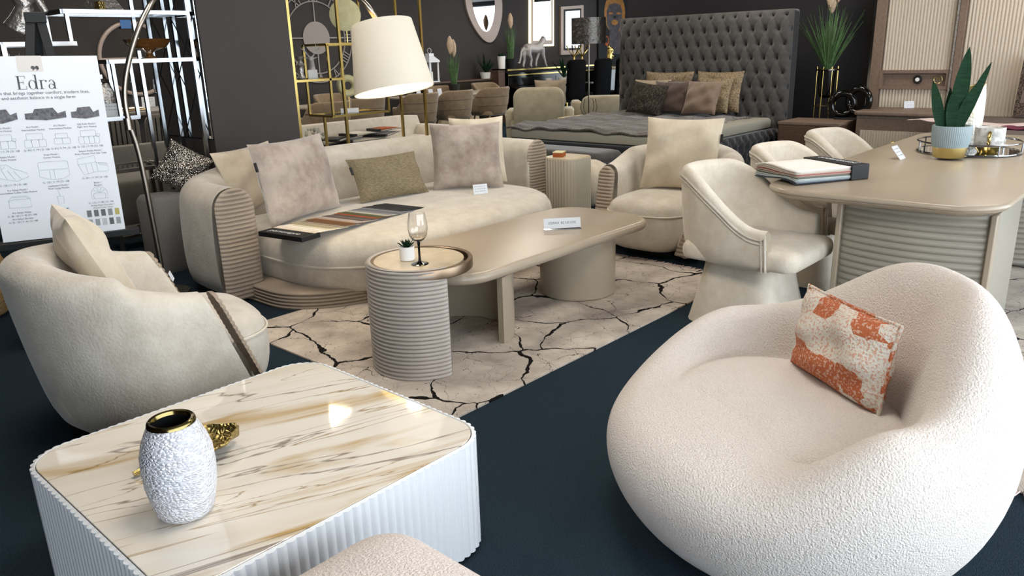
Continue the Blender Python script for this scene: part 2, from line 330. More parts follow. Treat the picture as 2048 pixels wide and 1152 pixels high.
def shell(b,path,hs,ws,zb=.03,flare=0,lean=0,bul=.012,na=8,cap=True,zt0=0,binset=.02):
    """padded wall swept along a path; returns the two end frames (c, across, out, w, h)"""
    P=[Vector((p[0],p[1])) for p in path]; m=len(P); R=[]; ends=[]
    for i in range(m):
        a=P[max(0,i-1)]; c=P[min(m-1,i+1)]; t=(c-a).normalized(); nn=Vector((t.y,-t.x)); h,w=hs[i],ws[i]
        e=0 if i in (0,m-1) else 1
        prof=[(w-binset,zb)]
        for k in range(1,7):
            z=zb+(h-w-zb)*k/6; prof.append((w+bul*sin(PI*k/6),z))
        for k in range(1,na): prof.append((w*cos(PI*k/na),h-w+w*sin(PI*k/na)))
        for k in range(6,0,-1): prof.append((-w-bul*sin(PI*k/6),zb+(h-w-zb)*k/6))
        prof.append((-w+binset,zb))
        wt=max(0,1-min(i,m-1-i)/(m*.22)); sgn=1 if i<m/2 else -1
        R.append([(*(P[i]+nn*(x+flare*(z-zb))+t*sgn*lean*(z-zt0)*wt),z) for x,z in prof])
        if i in (0,m-1): ends.append((P[i],nn,-t if i==0 else t,w,h))
    if cap:
        for idx,(c,nn,out,w,h) in ((0,ends[0]),(m-1,ends[1])):
            ring=R[idx]; cen=Vector((0,0,0))
            for p in ring: cen+=Vector(p)
            cen/=len(ring); o3=Vector((out.x,out.y,0)); ex=[[Vector(p)+(cen-Vector(p))*s+o3*d for p in ring] for s,d in ((.05,.012),(.14,.02))]
            if idx==0: R=list(reversed(ex))+R
            else: R=R+ex
    b.loft(R); return ends
def ribpanel(end,zb,n,amp=.011,flare=0,lean=0,zt0=0,off=.018,inset=.8,hz=0):
    """arch-topped panel of horizontal ribs on the end face of a shell"""
    c,nn,out,w,h=end; b=B(); w2=w*inset; h2=h-w*(1-inset)-hz; per=10; rows=n*per
    def f(u,v):
        z=zb+(h2-zb)*v; top=h2-w2
        ww=w2 if z<top else math.sqrt(max(0,w2*w2-(z-top)**2)); s=(u*2-1)
        edge=1-abs(s)**6 if ww>.004 else 0
        d=(off+amp*abs(sin(PI*n*v))*1.0)*(.25+.75*edge)
        q=c+nn*(s*ww+flare*(z-zb))+out*(d-lean*(z-zt0)); return (q.x,q.y,z)
    b.grid(f,14,rows); return b
def pillow(w,h,t,n=26,pinch=.07,seed=0,wr=.012):
    r=random.Random(seed); ph=[r.uniform(0,6.28) for _ in range(8)]; b=B()
    def side(sg):
        def f(u,v):
            x,y=u*2-1,v*2-1; e=max(0,(1-x**4))**.6*max(0,(1-y**4))**.6
            e2=max(0,(1-x*x))**.5*max(0,(1-y*y))**.5
            X=w/2*x*(1-pinch*(1-y*y)**1.0*x*x); Z=h/2*y*(1-pinch*(1-x*x)*y*y)
            wv=(sin(5*x+3*y+ph[0])+sin(7*y-4*x+ph[1])+.6*sin(11*x*y+ph[2]+4*x))*wr*e2
            return (X,sg*(t/2*(.55*e+.45*e2)+wv*.7),Z)
        return f
    b.grid(side(-1),n,n)
    g=B().grid(side(1),n,n); b.add(g.v,[tuple(reversed(f)) for f in g.f]); return b
def make_pillow(name,w,h,t,m,loc,rot,label,seed=0,pinch=.07,cat='cushion',group=None,piping=None,tagside=None):
    """loc = middle of the bottom edge, resting on the seat"""
    r=Euler(rot).to_matrix(); e=bpy.data.objects.new(name,None); COL.objects.link(e); tag(e,label,cat,group); e.location=loc; e.rotation_euler=rot
    o=obj('cover',pillow(w,h,t,seed=seed,pinch=pinch),m,e,loc=(0,0,h/2),smooth=80)
    if piping:
        pts=[]
        for k in range(96):
            a=k/24; q=int(a); u=(a-q)*2-1; x,y=[(u,-1),(1,u),(-u,1),(-1,-u)][q]
            pts.append((w/2*x*(1-pinch*(1-y*y)*x*x),0,h/2+h/2*y*(1-pinch*(1-x*x)*y*y)))
        obj('piping',B().tube(pts,.006,6,True),piping,e)
    if tagside: obj('fabric_tag',B().box(-.006,.012,-.004,.004,-.03,.03),'zip',e,loc=(tagside*(w/2-.008),-.012,h*.72),label='small black fabric tag')
    return e
def smoothstep(a,b,x):
    t=max(0,min(1,(x-a)/(b-a))); return t*t*(3-2*t)
def leafblade(b,base,dirv,L,w,curve=.3,tw=0,n=6,thick=.0015,sd=None):
    base=Vector(base); d=Vector(dirv).normalized(); side=d.cross(Vector((0,0,1)))
    if side.length<.05: side=Vector((cos(tw),sin(tw),0))
    if sd is not None: side=Vector(sd)-d*d.dot(Vector(sd))
    side.normalize(); hor=Vector((d.x,d.y,0)); R=[]
    for k in range(n+1):
        t=k/n; p=base+d*L*t+hor*curve*L*t*t-Vector((0,0,1))*curve*.35*L*t*t
        ww=w*(sin(PI*min(.98,t*.82+.16))**.8) if k<n else .0004
        nrm=side.cross(d); R.append([p-side*ww/2,p-nrm*thick-nrm*ww*.12,p+side*ww/2,p+nrm*thick-nrm*ww*.12])
    return b.loft(R)
def grass_plant(name,loc,h,label,cat='plant',potr=.07,poth=.14,potm='black',nb=60,spread=.25,plume=True,rz=0,group=None,pot=True,plumes=2,base=0,seed=0):
    r=random.Random(seed); t=thing(name,label,cat,loc,rz,group); b=B()
    for k in range(nb):
        a=r.uniform(0,2*PI); s=r.uniform(.02,spread); L=h*r.uniform(.55,1); leafblade(b,(potr*.55*cos(a)*r.random(),potr*.55*sin(a)*r.random(),base+poth*.8),(s*cos(a),s*sin(a),1),L,.014,r.uniform(.02,.25))
    obj('leaf_blades',b,'green',t)
    if pot: obj('pot',B().lathe([(potr*.75,base),(potr,base+poth),(potr*.9,base+poth),(potr*.85,base+poth*.85)],24),potm,t)
    if plume:
        for q in range(plumes):
            a=q*2.4+.5; x,y=.05*cos(a),.05*sin(a); g=B(); n=10
            pz=base+poth+h*.82+.06*q
            g.loft([[((x+(rr+.006*sin(5*j+3*i))*cos(2*PI*j/14)),(y+(rr+.006*cos(4*j+2*i))*sin(2*PI*j/14)),pz+zz) for j in range(14)] for i,(rr,zz) in enumerate([(.006,-.03),(.03,.02),(.052,.08),(.06,.15),(.05,.21),(.035,.26),(.012,.30)])])
            obj('plume',g,'plume',t,smooth=80); obj('stem',B().tube([(x*.3,y*.3,base+poth*.8),(x,y,pz)],.004,5),'green',t)
    return t
def price_card(name,loc,rot,w,h,label,lines=3,m='paper'):
    e=bpy.data.objects.new(name,None); COL.objects.link(e); tag(e,label,'price card'); e.location=loc; e.rotation_euler=rot
    obj('card',B().box(-w/2,w/2,-.0015,.0015,0,h),m,e)
    b=B()
    for k in range(lines):
        z=h*(.78-.24*k); n=5
        for q in range(n):
            x=-w*.4+w*.8*q/n; b.box(x,x+w*.8/n*rnd.uniform(.45,.85),-.0022,-.0016,z-h*.028,z+h*.028)
    obj('printed_text',b,'inkL',e,smooth=0); return e
def zat(x,y,p):
    c=Vector((x-CX,y-CY,FPX)); r=Vector((R0.dot(c),R1.dot(c),R2.dot(c))); k=(r.x*p[0]+r.y*p[1])/(r.x**2+r.y**2); return H+k*r.z
# ============================================================ setting
struct('floor',B().box(-3.2,20.2,-2.8,12.4,-.1,0),'carpet',smooth=0)
struct('ceiling',B().box(-3.2,20.2,-2.8,12.4,3.1,3.2),'ceil',smooth=0)
struct('wall_back',B().box(-3.2,20.2,12.2,12.4,0,3.1),'wall',smooth=0)
struct('wall_left',B().box(-3.2,-3,-2.6,12.2,0,3.1),'wallL',smooth=0)
wf=B().box(-3.2,20.2,-2.8,-2.6,0,.18).box(-3.2,20.2,-2.8,-2.6,2.9,3.1)
struct('wall_front',wf,'frame',smooth=0)
for k in range(10): struct(f'window_{k+1}',B().box(-3.1+k*2.3-.03,-3.1+k*2.3+.03,-2.75,-2.65,.18,2.9).box(-3.1+k*2.3,-3.1+(k+1)*2.3,-2.72,-2.68,.18,.24),'frame',smooth=0)
we=B().box(20,20.2,-2.6,.5,0,3.1).box(20,20.2,9.5,12.2,0,3.1).box(20,20.2,.5,9.5,0,.2).box(20,20.2,.5,9.5,2.95,3.1)
struct('wall_right',we,'wall',smooth=0)
for k in range(4): struct(f'window_{k+11}',B().box(20.02,20.1,.5+k*3-.05,.5+k*3+.05,.2,2.95),'frame',smooth=0)
struct('wall_partition',B().box(10.0,10.2,-2.6,6.72,0,3.1),'wallD',smooth=0)
# curtains hanging in the far window
for k,y0 in enumerate((1.0,3.6,6.3,8.6)):
    b=B(); b.grid(lambda u,v:(19.9+.03*sin(u*50),y0+u*.8,.25+2.65*v),60,2); obj('curtain',b,'curtain',kind='structure',fix=False)
# the square display pillar, mirror strips on its left face
pl=px(430,285,v=5.9).x; pr=px(603,290,v=5.9).x
struct('pillar_1',B().box(pl,pr,5.9,6.72,0,3.1),'pillar',bevel=.006)
t=thing('wall_mirror','tall mirror of diagonal cut glass strips on the grey pillar side','mirror',(pl-.006,6.31,.9))
obj('backing',B().box(-.004,.004,-.395,.395,0,1.75),'mirror',t,smooth=0)
def strips():
    b=B(); 
    for k in range(7):
        z=-.4+k*.42
        for s in (1,-1):
            p0=(-.39 if s>0 else .39); q=[(p0,z),(-p0,z+.95)]
            (y0,z0),(y1,z1)=q; tA=max(0,(0-z0)/(z1-z0)); tB=min(1,(1.75-z0)/(z1-z0))
            if tB>tA: b.bar((-.005,y0+(y1-y0)*tA,z0+(z1-z0)*tA),(-.005,y0+(y1-y0)*tB,z0+(z1-z0)*tB),.007,.003)
    return b
obj('bevel_line',strips(),'black',t,smooth=0)
# ============================================================ rugs
def rug(name,x0,x1,y0,y1,seed,label,ends):
    t=thing(name,label,'rug',((x0+x1)/2,(y0+y1)/2,0)); hx,hy=(x1-x0)/2,(y1-y0)/2
    obj('pile',slab(B(),rrect(hx,hy,.015,2),[(.001,0),(.009,0),(.011,-.003)]),rugmat('cracked_stone_rug_'+name,seed),t,smooth=30)
    for e in ends:
        b=B(); r=random.Random(3)
        L=2*hy if e in 'EW' else 2*hx
        for k in range(int(L/.011)):
            s=-L/2+k*.011+r.uniform(-.003,.003); ln=r.uniform(.045,.075); dv=r.uniform(-.02,.02)
            sg=1 if e in 'EN' else -1
            if e in 'EW': pts=[(sg*hx,s,.006),(sg*(hx+ln*.5),s+dv*.4,.007),(sg*(hx+ln),s+dv,.003)]
            else: pts=[(s,sg*hy,.006),(s+dv*.4,sg*(hy+ln*.5),.007),(s+dv,sg*(hy+ln),.003)]
            b.tube(pts,[.0035,.003,.0015],4)
        o=obj('fringe',b,'pinkf',t,kind='stuff')
    return t
rug('rug',2.02,4.66,2.21,4.02,1.3,'pale stone grey rug with black crack veins under the coffee table','E')
rug('rug',2.86,7.6,-1.6,1.3,8.1,'cracked pale rug under the dining table at right','W')
# ============================================================ marble coffee table
TZ=.385
t=thing('coffee_table','square low coffee table with gold veined marble top and white fluted sides','coffee table',(1.02,1.99,0))
out=rrect(.502,.492,.13,10); P=resample(out,1088); N=normals(P)
fl=[(p[0]+n[0]*.007*abs(sin(PI*k/8)),p[1]+n[1]*.007*abs(sin(PI*k/8))) for k,(p,n) in enumerate(zip(P,N))]
b=B(); b.loft([[(x,y,z) for x,y in fl] for z in (.012,.2,TZ-.003)]+[[(p[0]-n[0]*.006,p[1]-n[1]*.006,TZ) for p,n in zip(P,N)],[(p[0]-n[0]*.008,p[1]-n[1]*.008,TZ-.004) for p,n in zip(P,N)]],c1=False)
obj('fluted_body',b,'white',t,smooth=60)
obj('marble_top',slab(B(),rrect(.492,.482,.12,10),[(TZ-.03,0),(TZ-.001,0),(TZ,-.0015)]),'marble',t,smooth=30)
vp=px(374,1024,z=TZ); vh=zat(349,838,vp)-TZ
t=thing('vase','pearl white vase with crinkled texture and dark gold rim on marble table','vase',(vp.x,vp.y,TZ))
prof=[(.05,0),(.068,.004),(.078,.015),(.088,.05),(.096,.09),(.0985,.13),(.096,.17),(.087,.2),(.073,.228)]
sc=vh/.25
obj('body',B().lathe([(r*.9,z*sc) for r,z in prof]+[(.0555,.245*sc)],64,c1=False),'vase',t)
obj('rim',B().lathe([(.0585,.243*sc),(.057,.25*sc),(.053,.254*sc),(.047,.252*sc),(.044,.244*sc)],48,c0=False,c1=False),'darkrim',t,label='dark polished gold rim')
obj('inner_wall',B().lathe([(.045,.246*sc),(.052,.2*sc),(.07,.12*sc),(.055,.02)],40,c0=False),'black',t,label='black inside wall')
a,c=px(475,868,z=TZ+.03),px(268,950,z=TZ+.01)
t=thing('leaf_dish','gold leaf shaped dish lying behind the white vase','dish',((a.x+c.x)/2,(a.y+c.y)/2,TZ),math.atan2(a.y-c.y,a.x-c.x))
LL=(a-c).length
def leaf(u,v):
    x=-LL*.38+u*LL*.88; w=.085*sin(PI*min(1,(u*.93+.06)))**.75*(1+.12*sin(u*26)); y=(v*2-1)*w*1.15; return (x,y,.008+.035*(abs(v*2-1)**2)+.02*u*u)
o=obj('leaf_bowl',B().grid(leaf,40,14),'goldD',t,smooth=80,fix=False); d=o.modifiers.new('thickness','SOLIDIFY'); d.thickness=.005
obj('stem',B().tube([(-LL*.5,0,.012),(-LL*.42,.004,.016),(-LL*.3,0,.014)],[.008,.008,.006],10),'gold',t)
# ============================================================ pouf
t=thing('pouf','rounded pinkish white pouf at the bottom edge beside the marble table','pouf',(.69,1.03,0))
obj('upholstery',slab(B(),resample(rrect(.325,.325,.13,8),64),[(.02,-.05),(.04,-.02),(.1,0),(.25,.008),(.36,0),(.41,-.02),(.435,-.05)],[(.45,.76),(.457,.5),(.459,.2)]),'pouf',t,smooth=80,sub=1)
obj('base_plate',B().lathe([(.18,0),(.18,.025)],32),'black',t)
# ============================================================ egg shaped boucle armchair
def egg(loc,rz):
    t=thing('armchair','large egg shaped white boucle armchair with low open front','armchair',loc,rz)
    back=[(.0,0),(.5,0),(.66,.02),(.84,.11),(.97,.26),(1.03,.42),(1.02,.58),(.95,.72),(.86,.82),(.76,.86),(.66,.825),(.58,.71),(.535,.58),(.50,.475),(.488,.425),(.43,.432),(.1,.45)]
    side=[(.0,0),(.5,0),(.66,.02),(.84,.10),(.96,.22),(1.02,.34),(1.01,.44),(.96,.53),(.89,.585),(.81,.60),(.73,.575),(.695,.525),(.668,.462),(.655,.425),(.60,.432),(.35,.455),(.1,.45)]
    front=[(.0,0),(.5,0),(.66,.02),(.84,.09),(.95,.18),(1.0,.26),(.995,.33),(.96,.375),(.90,.405),(.84,.42),(.78,.428),(.72,.434),(.66,.44),(.58,.445),(.45,.449),(.28,.45),(.1,.45)]
    n=88; b=B(); R=[]
    for i in range(1,17):
        ring=[]
        for j in range(n):
            th=2*PI*j/n; k=-cos(th)   # th measured from front (-y)
            k=max(-1,min(1,k)) 
            th2=th+math.radians(23)*(1-cos(th))/2; fb=(1-cos(th2))/2          # 0 front, 1 back
            if fb<.5: q=smoothstep(.08,.5,fb); A_,B_=front[i],side[i]
            else: q=smoothstep(.5,1.0,fb)**1.7; A_,B_=side[i],back[i]
            r=A_[0]*(1-q)+B_[0]*q; z=A_[1]*(1-q)+B_[1]*q
            rx,ry=.6,.565
            ring.append((r*rx*sin(th),-r*ry*cos(th)-.01,z))
        R.append(ring)
    R=[[(x*.3,y*.3,0) for x,y,z in R[0]]]+R+[[(x*.2,y*.2,.451) for x,y,z in R[-1]]]
    b.loft(R); obj('upholstered_shell',b,'boucle',t,smooth=180,sub=2); 
    b=B(); n=72; R=[]
    for r in (1,.975,.94,.88,.8,.65,.45,.25,.08):
        R.append([(.385*r*math.copysign(abs(cos(2*PI*j/n))**.85,cos(2*PI*j/n)),-.08+.345*r*math.copysign(abs(sin(2*PI*j/n))**.85,sin(2*PI*j/n)),.414+.067*smoothstep(-.44,-.02,-.08+.345*r*sin(2*PI*j/n))-.075*r**14*smoothstep(-.35,-.15,-.08+.345*r*sin(2*PI*j/n))) for j in range(n)])
    b.loft(R,c0=False); obj('seat',b,'boucle',t,smooth=180,sub=1)
    obj('base',B().lathe([(.2,-.0),(.2,.003)],32),'black',t); return t
EGG=(2.17,.82); egg((*EGG,0),math.radians(-120))
a,c=px(1592,742,z=.455),px(1742,838,z=.455)
m_=(a+c)/2
make_pillow('scatter_cushion',.42,.27,.14,'patch',(m_.x,m_.y,.474),(math.radians(-9),0,math.atan2(c.y-a.y,c.x-a.x)),'rust and cream patchwork cushion in the egg shaped armchair',seed=5,pinch=.05,piping='patch')
# ============================================================ suede armchairs with ribbed arm fronts
def armchair(label,loc,rz,group):
    t=thing('armchair',label,'armchair',loc,rz,group); a_,b_,cy,fy=.365,.28,-.02,-.42
    path=[(a_,fy+(cy-fy)*k/4) for k in range(4)]+[(a_*cos(PI*k/24),cy+b_*sin(PI*k/24)) for k in range(25)]+[(-a_,cy+(fy-cy)*k/4) for k in range(1,5)]
    n=len(path); hs=[];ws=[]
    for i in range(n):
        s=1-abs(2*i/(n-1)-1); hs.append(.625+.105*smoothstep(0,.42,s)+.055*smoothstep(.3,1,s)); ws.append(.085+.02*smoothstep(0,.6,s))
    b=B(); ends=shell(b,path,hs,ws,.035,.16,.40,.01)
    obj('padded_shell',b,'suede',t,smooth=60,sub=1)
    for e in ends: obj('ribbed_arm_front',ribpanel(e,.06,22,.009,.16,.40,0,.02,.9),'ribb',t,smooth=70,label='taupe ribbed arm front')
    out=[(x,y-.06) for x,y in superell(.34,.45,3.2,72)]
    seat=obj('seat',slab(B(),out,[(.05,-.1),(.07,-.05),(.12,-.015),(.2,.005),(.28,.008),(.335,0),(.38,-.012),(.415,-.045)],[(.435,.8),(.447,.55),(.452,.25)]),'suede',t,smooth=80,sub=1)
    obj('piping',B().tube([(x*1.012,-.06+(y+.06)*1.012,.335) for x,y in out],.006,6,True),'suedeL',seat)
    obj('base',slab(B(),superell(.3,.34,2.6,40),[(0,0),(.04,0)]),'black',t)
    return t
A1=(1.25,3.36); A2=(5.15,3.05)
armchair('cream suede tub armchair in the left foreground turned toward the rug',(*A1,0),math.radians(81),'tub armchairs with ribbed arm fronts')
armchair('cream suede tub armchair at the far end of the coffee table',(*A2,0),math.radians(-90),'tub armchairs with ribbed arm fronts')
# cushion in the left chair: corner up
make_pillow('scatter_cushion',.46,.5,.17,'cushion',(A1[0]+.02,A1[1]+.17,.45),(math.radians(-22),math.radians(0),math.radians(78)),'plain cream velvet cushion in the left foreground armchair',seed=2,cat='cushion')
make_pillow('scatter_cushion',.6,.55,.15,'cushion',(A2[0]+.0,A2[1]-.06,.45),(math.radians(-16),0,math.radians(-78)),'plain cream velvet cushion in the armchair beyond the coffee table',seed=9,tagside=1)
q=px(347,558,z=.46); price_card('price_card',(q.x,q.y,.455),(math.radians(-20),0,math.radians(60)),.06,.045,'small white price card on the left foreground armchair seat')
q=px(1320,372,z=.455); price_card('price_card',(q.x,q.y,.458),(math.radians(-88),0,math.radians(-50)),.1,.06,'small card lying flat on the far armchair seat')
# ============================================================ sofa
SX,SY=3.79,4.5
t=thing('sofa','long curved cream suede sofa with taupe ribbed arm fronts','sofa',(SX,SY,0))
def sp(a_,b_,cy,fy,p=3.0,n=40):
    o=[(a_,fy+(cy-fy)*k/5) for k in range(5)]
    for k in range(n+1):
        th=PI*k/n; c,s=cos(th),sin(th); o.append((a_*math.copysign(abs(c)**(2/p),c),cy+b_*max(0,s)**(2/p)))
    return o+[(-a_,cy+(fy-cy)*k/5) for k in range(1,6)]
path=resample(sp(1.45,.62,.2,-.04),60,False); n=len(path)
hs=[.745+.065*smoothstep(.15,.7,1-abs(2*i/(n-1)-1)) for i in range(n)]; ws=[.132+.025*smoothstep(.1,.6,1-abs(2*i/(n-1)-1)) for i in range(n)]
b=B(); ends=shell(b,path,hs,ws,.035,.0,0,.015); obj('padded_shell',b,'suede',t,smooth=60,sub=1)
for e in ends: obj('ribbed_arm_front',ribpanel(e,.035,27,.011,0,0,0,.022,1.0),'ribb',t,smooth=70,label='taupe ribbed arm front')
def bow(a_,b_,cy,yb,p=2.8,n=60):
    o=[]
    for k in range(n+1):
        th=PI+PI*k/n; c,s=cos(th),sin(th); o.append((a_*math.copysign(abs(c)**(2/p),c),cy-b_*abs(s)**(2/p)))
    return o+[(a_,yb-.15),(a_*.93,yb),(-a_*.93,yb),(-a_,yb-.15)]
out=[(x-.135,y) for x,y in resample(bow(1.13,.76,-.2,.55,2.6),140)]
st=obj('seat',slab(B(),out,[(.075,-.1),(.095,-.05),(.15,-.01),(.25,0),(.31,.012),(.365,0),(.41,-.03),(.435,-.075)],[(.446,.9),(.455,.75),(.458,.4)]),'suede',t,smooth=80)
obj('piping',B().tube([(x,y-.004 if y<0 else y,.262) for x,y in [(x*1.004,y) for x,y in out]],.007,6,True),'suedeL',st)
pr_=[(0,0)]
for k in range(5):
    for j in range(5): pr_.append((.005+.11*(k+j/5)/5,.012*sin(PI*j/5)))
pr_.append((.118,0))
obj('ribbed_plinth',slab(B(),[(x-.08,y) for x,y in resample(bow(1.32,.6,-.2,.5,2.5),120)],pr_),'ribb',t,smooth=60,label='ribbed taupe plinth')
SZ=.458
def pil(BL,BR,h,th,m,lean,label,seed,z=SZ,w=None,dy=0,dr=0,**k):
    a,c=px(*BL,z=z),px(*BR,z=z); mm=(a+c)/2; w=w or (c-a).length
    return make_pillow('scatter_cushion',w,h,th,m,(mm.x,mm.y+dy,z),(math.radians(lean),math.radians(dr),math.atan2(c.y-a.y,c.x-a.x)),label,seed,**k)
pil((543,456),(682,414),.54,.19,'velvet',-13,'crinkled mauve velvet cushion at the left end of the sofa',11,tagside=-1)
pil((722,408),(858,384),.35,.15,'olive',-28,'olive textured oblong cushion in the middle of the sofa',12,tagside=-1)
pil((866,381),(1008,374),.53,.19,'velvet',-19,'crinkled mauve velvet cushion at the right end of the sofa',13)
pil((492,436),(600,395),.46,.16,'cushion',-20,'cream velvet cushion tucked behind the left mauve cushion',14,dy=.1)
pil((930,372),(1040,366),.55,.16,'cushion',-17,'cream velvet cushion tucked behind the right mauve cushion',15,dy=.14)
q=px(962,388,z=SZ); price_card('price_card',(q.x,q.y,SZ),(math.radians(-15),0,math.radians(-25)),.115,.075,'white price card standing on the sofa seat')
# fanned fabric sample book
a,c=px(590,466,z=SZ+.01),px(805,408,z=SZ+.01); ang=math.atan2(c.y-a.y,c.x-a.x); L=(c-a).length
t=thing('sample_book','fabric sample book fanned open along the sofa seat','sample book',(a.x,a.y,SZ),ang)
obj('spine_cover',B().box(-.13,.02,-.2,.18,.0,.03),'black',t,bevel=.003,label='black cover with white lettering')
text('cover_text','persempre','paper',.06,t,(-.075,0,.0312),(0,0,math.radians(-90)))
cols=['e2d3bd','e6dccb','ece5d9','d9cfb8','a59a7d','a89c84','94897a','6d5038','6b4a2f','7c4f22','a79a90','b3a7a0','5a5048','6b625c','4c4742','9c4a22','4f4f34','56573b','b9b6ad','8e8f93','74767e','6b6d75','85888c','3a3b40','26272c','2b2c31','1b1b1f']
for k,cc in enumerate(cols):
    x0=-.02+ (L-.1)*k/(len(cols)-1); z0=.028-.024*k/len(cols)
    r=Matrix.Rotation(math.radians(4.5),3,'Y')
    b=B(); b.box(0,.17,-.19-.008*k%.01,.17,-.0015,.0015,r,(x0,.012*sin(k*1.7),z0+.004))
    o=obj('fabric_swatch',b,mat('swatch_cloth_%s'%cc,cc,.9,c2=cc,bump=.3,bs=200),t,smooth=0)
# ============================================================ side drum table, coffee table
t=thing('side_table','round taupe drum side table with ribbed wrap and stone inlay top','side table',(2.37,2.79,0)); r=.243; ZT=.55
def wrap():
    b=B(); nr=27
    def f(u,v):
        th=math.radians(-98-200*u); z=.008+(ZT-.008)*v; e=1-abs(u*2-1)**40; rr=r+.003+.0075*abs(sin(PI*nr*v))*e
        top=smoothstep(.985,1,v)*.012; return ((rr-top)*cos(th),(rr-top)*sin(th),z+.0)
    b.grid(f,70,nr*8)
    def g(u,v):
        th=math.radians(-98-200*u); return ((r-.018)*cos(th),(r-.018)*sin(th),.008+(ZT-.008)*v)
    q=B().grid(g,70,2); b.add(q.v,[tuple(reversed(f)) for f in q.f])
    b.grid(lambda u,v:((r-.018+.012*v+.009*v)*cos(math.radians(-98-200*u)),(r-.018+.021*v)*sin(math.radians(-98-200*u)),ZT+.004*sin(PI*v)),70,4)
    for uu in (0,1):
        th=math.radians(-98-200*uu); b.grid(lambda u,v:((r-.018+.024*u)*cos(th),(r-.018+.024*u)*sin(th),.008+(ZT-.008)*v),3,2)
    return b
obj('ribbed_wrap',wrap(),'taper',t,smooth=70,fix=False)
obj('stone_inlay',B().lathe([(.226,ZT-.03),(.226,ZT-.004)],64),'stone',t,label='beige stone inlay')
obj('rim',B().lathe([(.228,ZT-.05),(.248,ZT-.05),(.252,ZT-.046),(.252,ZT-.006),(.249,ZT-.001),(.231,ZT-.001),(.228,ZT-.004)],64,c0=False,c1=False),'leg',t,loc=(.016,-.009,0),label='thin bronze rim')
q=px(840,528,z=ZT-.004)
t=thing('wine_glass','clear wine glass with black stem on the round side table','wine glass',(q.x,q.y,ZT-.0035))
obj('stem',B().lathe([(r*1.22,z*1.22) for r,z in ((.034,0),(.034,.0015),(.02,.004),(.006,.012),(.0045,.03),(.0045,.07),(.007,.088))],32),'gloss',t,label='black glass stem and foot')
GS=1.22
bw=[(.006,.088),(.022,.096),(.034,.115),(.0385,.14),(.037,.165),(.031,.2),(.0298,.2),(.0355,.165),(.037,.14),(.0325,.116),(.02,.0985),(.0,.0925)]
obj('bowl',B().lathe([(r*GS,z*GS) for r,z in bw],40,c0=False,c1=False),'glass',t)
q=px(815,520,z=ZT-.004)
t=thing('potted_succulent','tiny green succulent in a white pot on round side table','plant',(q.x,q.y,ZT-.0035))
obj('pot',B().lathe([(.032,0),(.036,.003),(.037,.068),(.034,.069),(.031,.055)],32),'ceramic',t,label='small white pot')
b=B()
for k in range(16):
    a=k*2.4; s=.3+1.2*(k/16); leafblade(b,(0,0,.056),(cos(a)*s,sin(a)*s,1),.05,.016,.1,n=4)
obj('leaves',b,'dgreen',t)
t=thing('coffee_table','long taupe satin coffee table with rounded corners and two legs','coffee table',(3.40,3.01,0))
obj('tabletop',slab(B(),resample(rrect(.905,.39,.22,10),140),nose(.375,.435,.03,6)),'taupeT',t,smooth=50)
obj('leg',B().lathe([(.235,.012),(.24,.016),(.24,.375)],64),'taupe',t,loc=(3.79-3.40,2.9-3.01,0),label='solid round leg')
def cpan(ri,ro,a0,a1,z0,z1,n=32):
    return B().loft([[(rr*cos(a0+(a1-a0)*k/n),rr*sin(a0+(a1-a0)*k/n),z) for rr,z in ((ri,z0),(ro,z0),(ro,z1),(ri,z1))] for k in range(n+1)])
obj('leg',cpan(.285,.32,math.radians(-83),math.radians(120),.012,.375),'taupe',t,loc=(2.76-3.40,2.95-3.01,0),smooth=30,label='open curved panel leg')
q=px(1125,458,z=.435)
t=thing('card_holder','clear acrylic holder with a white printed card on coffee table','card holder',(q.x,q.y,.4355),math.radians(-42))
obj('acrylic_stand',B().box(-.115,.115,-.03,.02,0,.002),'glass',t,smooth=0)
obj('card',B().box(-.115,.115,-.001,.001,.006,.068,Matrix.Rotation(math.radians(-15),3,'X')),'paper',t,smooth=0)
text('card_text','2025 03 28  HARESI','ink',.021,t,(0,.0085,.037),(math.radians(75),0,0),sx=-1)
# ============================================================ dining table, chairs and what stands on the table
t=thing('dining_table','large taupe dining table with rounded corners and two ribbed pedestals','dining table',(5.52,1.235,0))
o_=resample(rrect(1.59,.578,.24,12),160)
obj('tabletop',slab(B(),o_,[(.70,-.075),(.706,-.05),(.722,-.015),(.730,-.006),(.732,-.006),(.732,-.014),(.735,-.014),(.735,-.003),(.742,0),(.752,-.003),(.758,-.010),(.760,-.022)]),'taupeT',t,smooth=35)
for k,ux in enumerate((4.1,5.95)):
    p_=obj('pedestal',slab(B(),rrect(.3,.36,.03,4,(ux+.34-5.52,1.06-1.235)),[(0,0),(.70,0)]),'dleg',t,smooth=30)
    b=B(); nr=19
    def f(u,v,ux=ux):
        y=.345*(1-2*u); e=1-abs(u*2-1)**30
        return (ux-5.52+.032-.075*(1-(2*u-1)**2)-.012*abs(sin(PI*nr*v))*e,1.06-1.235+y,.03+.67*v)
    b.grid(f,40,nr*8); obj('ribbed_panel',b,'dleg',p_,smooth=70,fix=False)
    for s in (1,-1): obj('edge_trim',B().box(ux-5.52+.0,ux-5.52+.06,1.06-1.235+s*.352-.014,1.06-1.235+s*.352+.014,0,.7),'taupe',p_,bevel=.006)
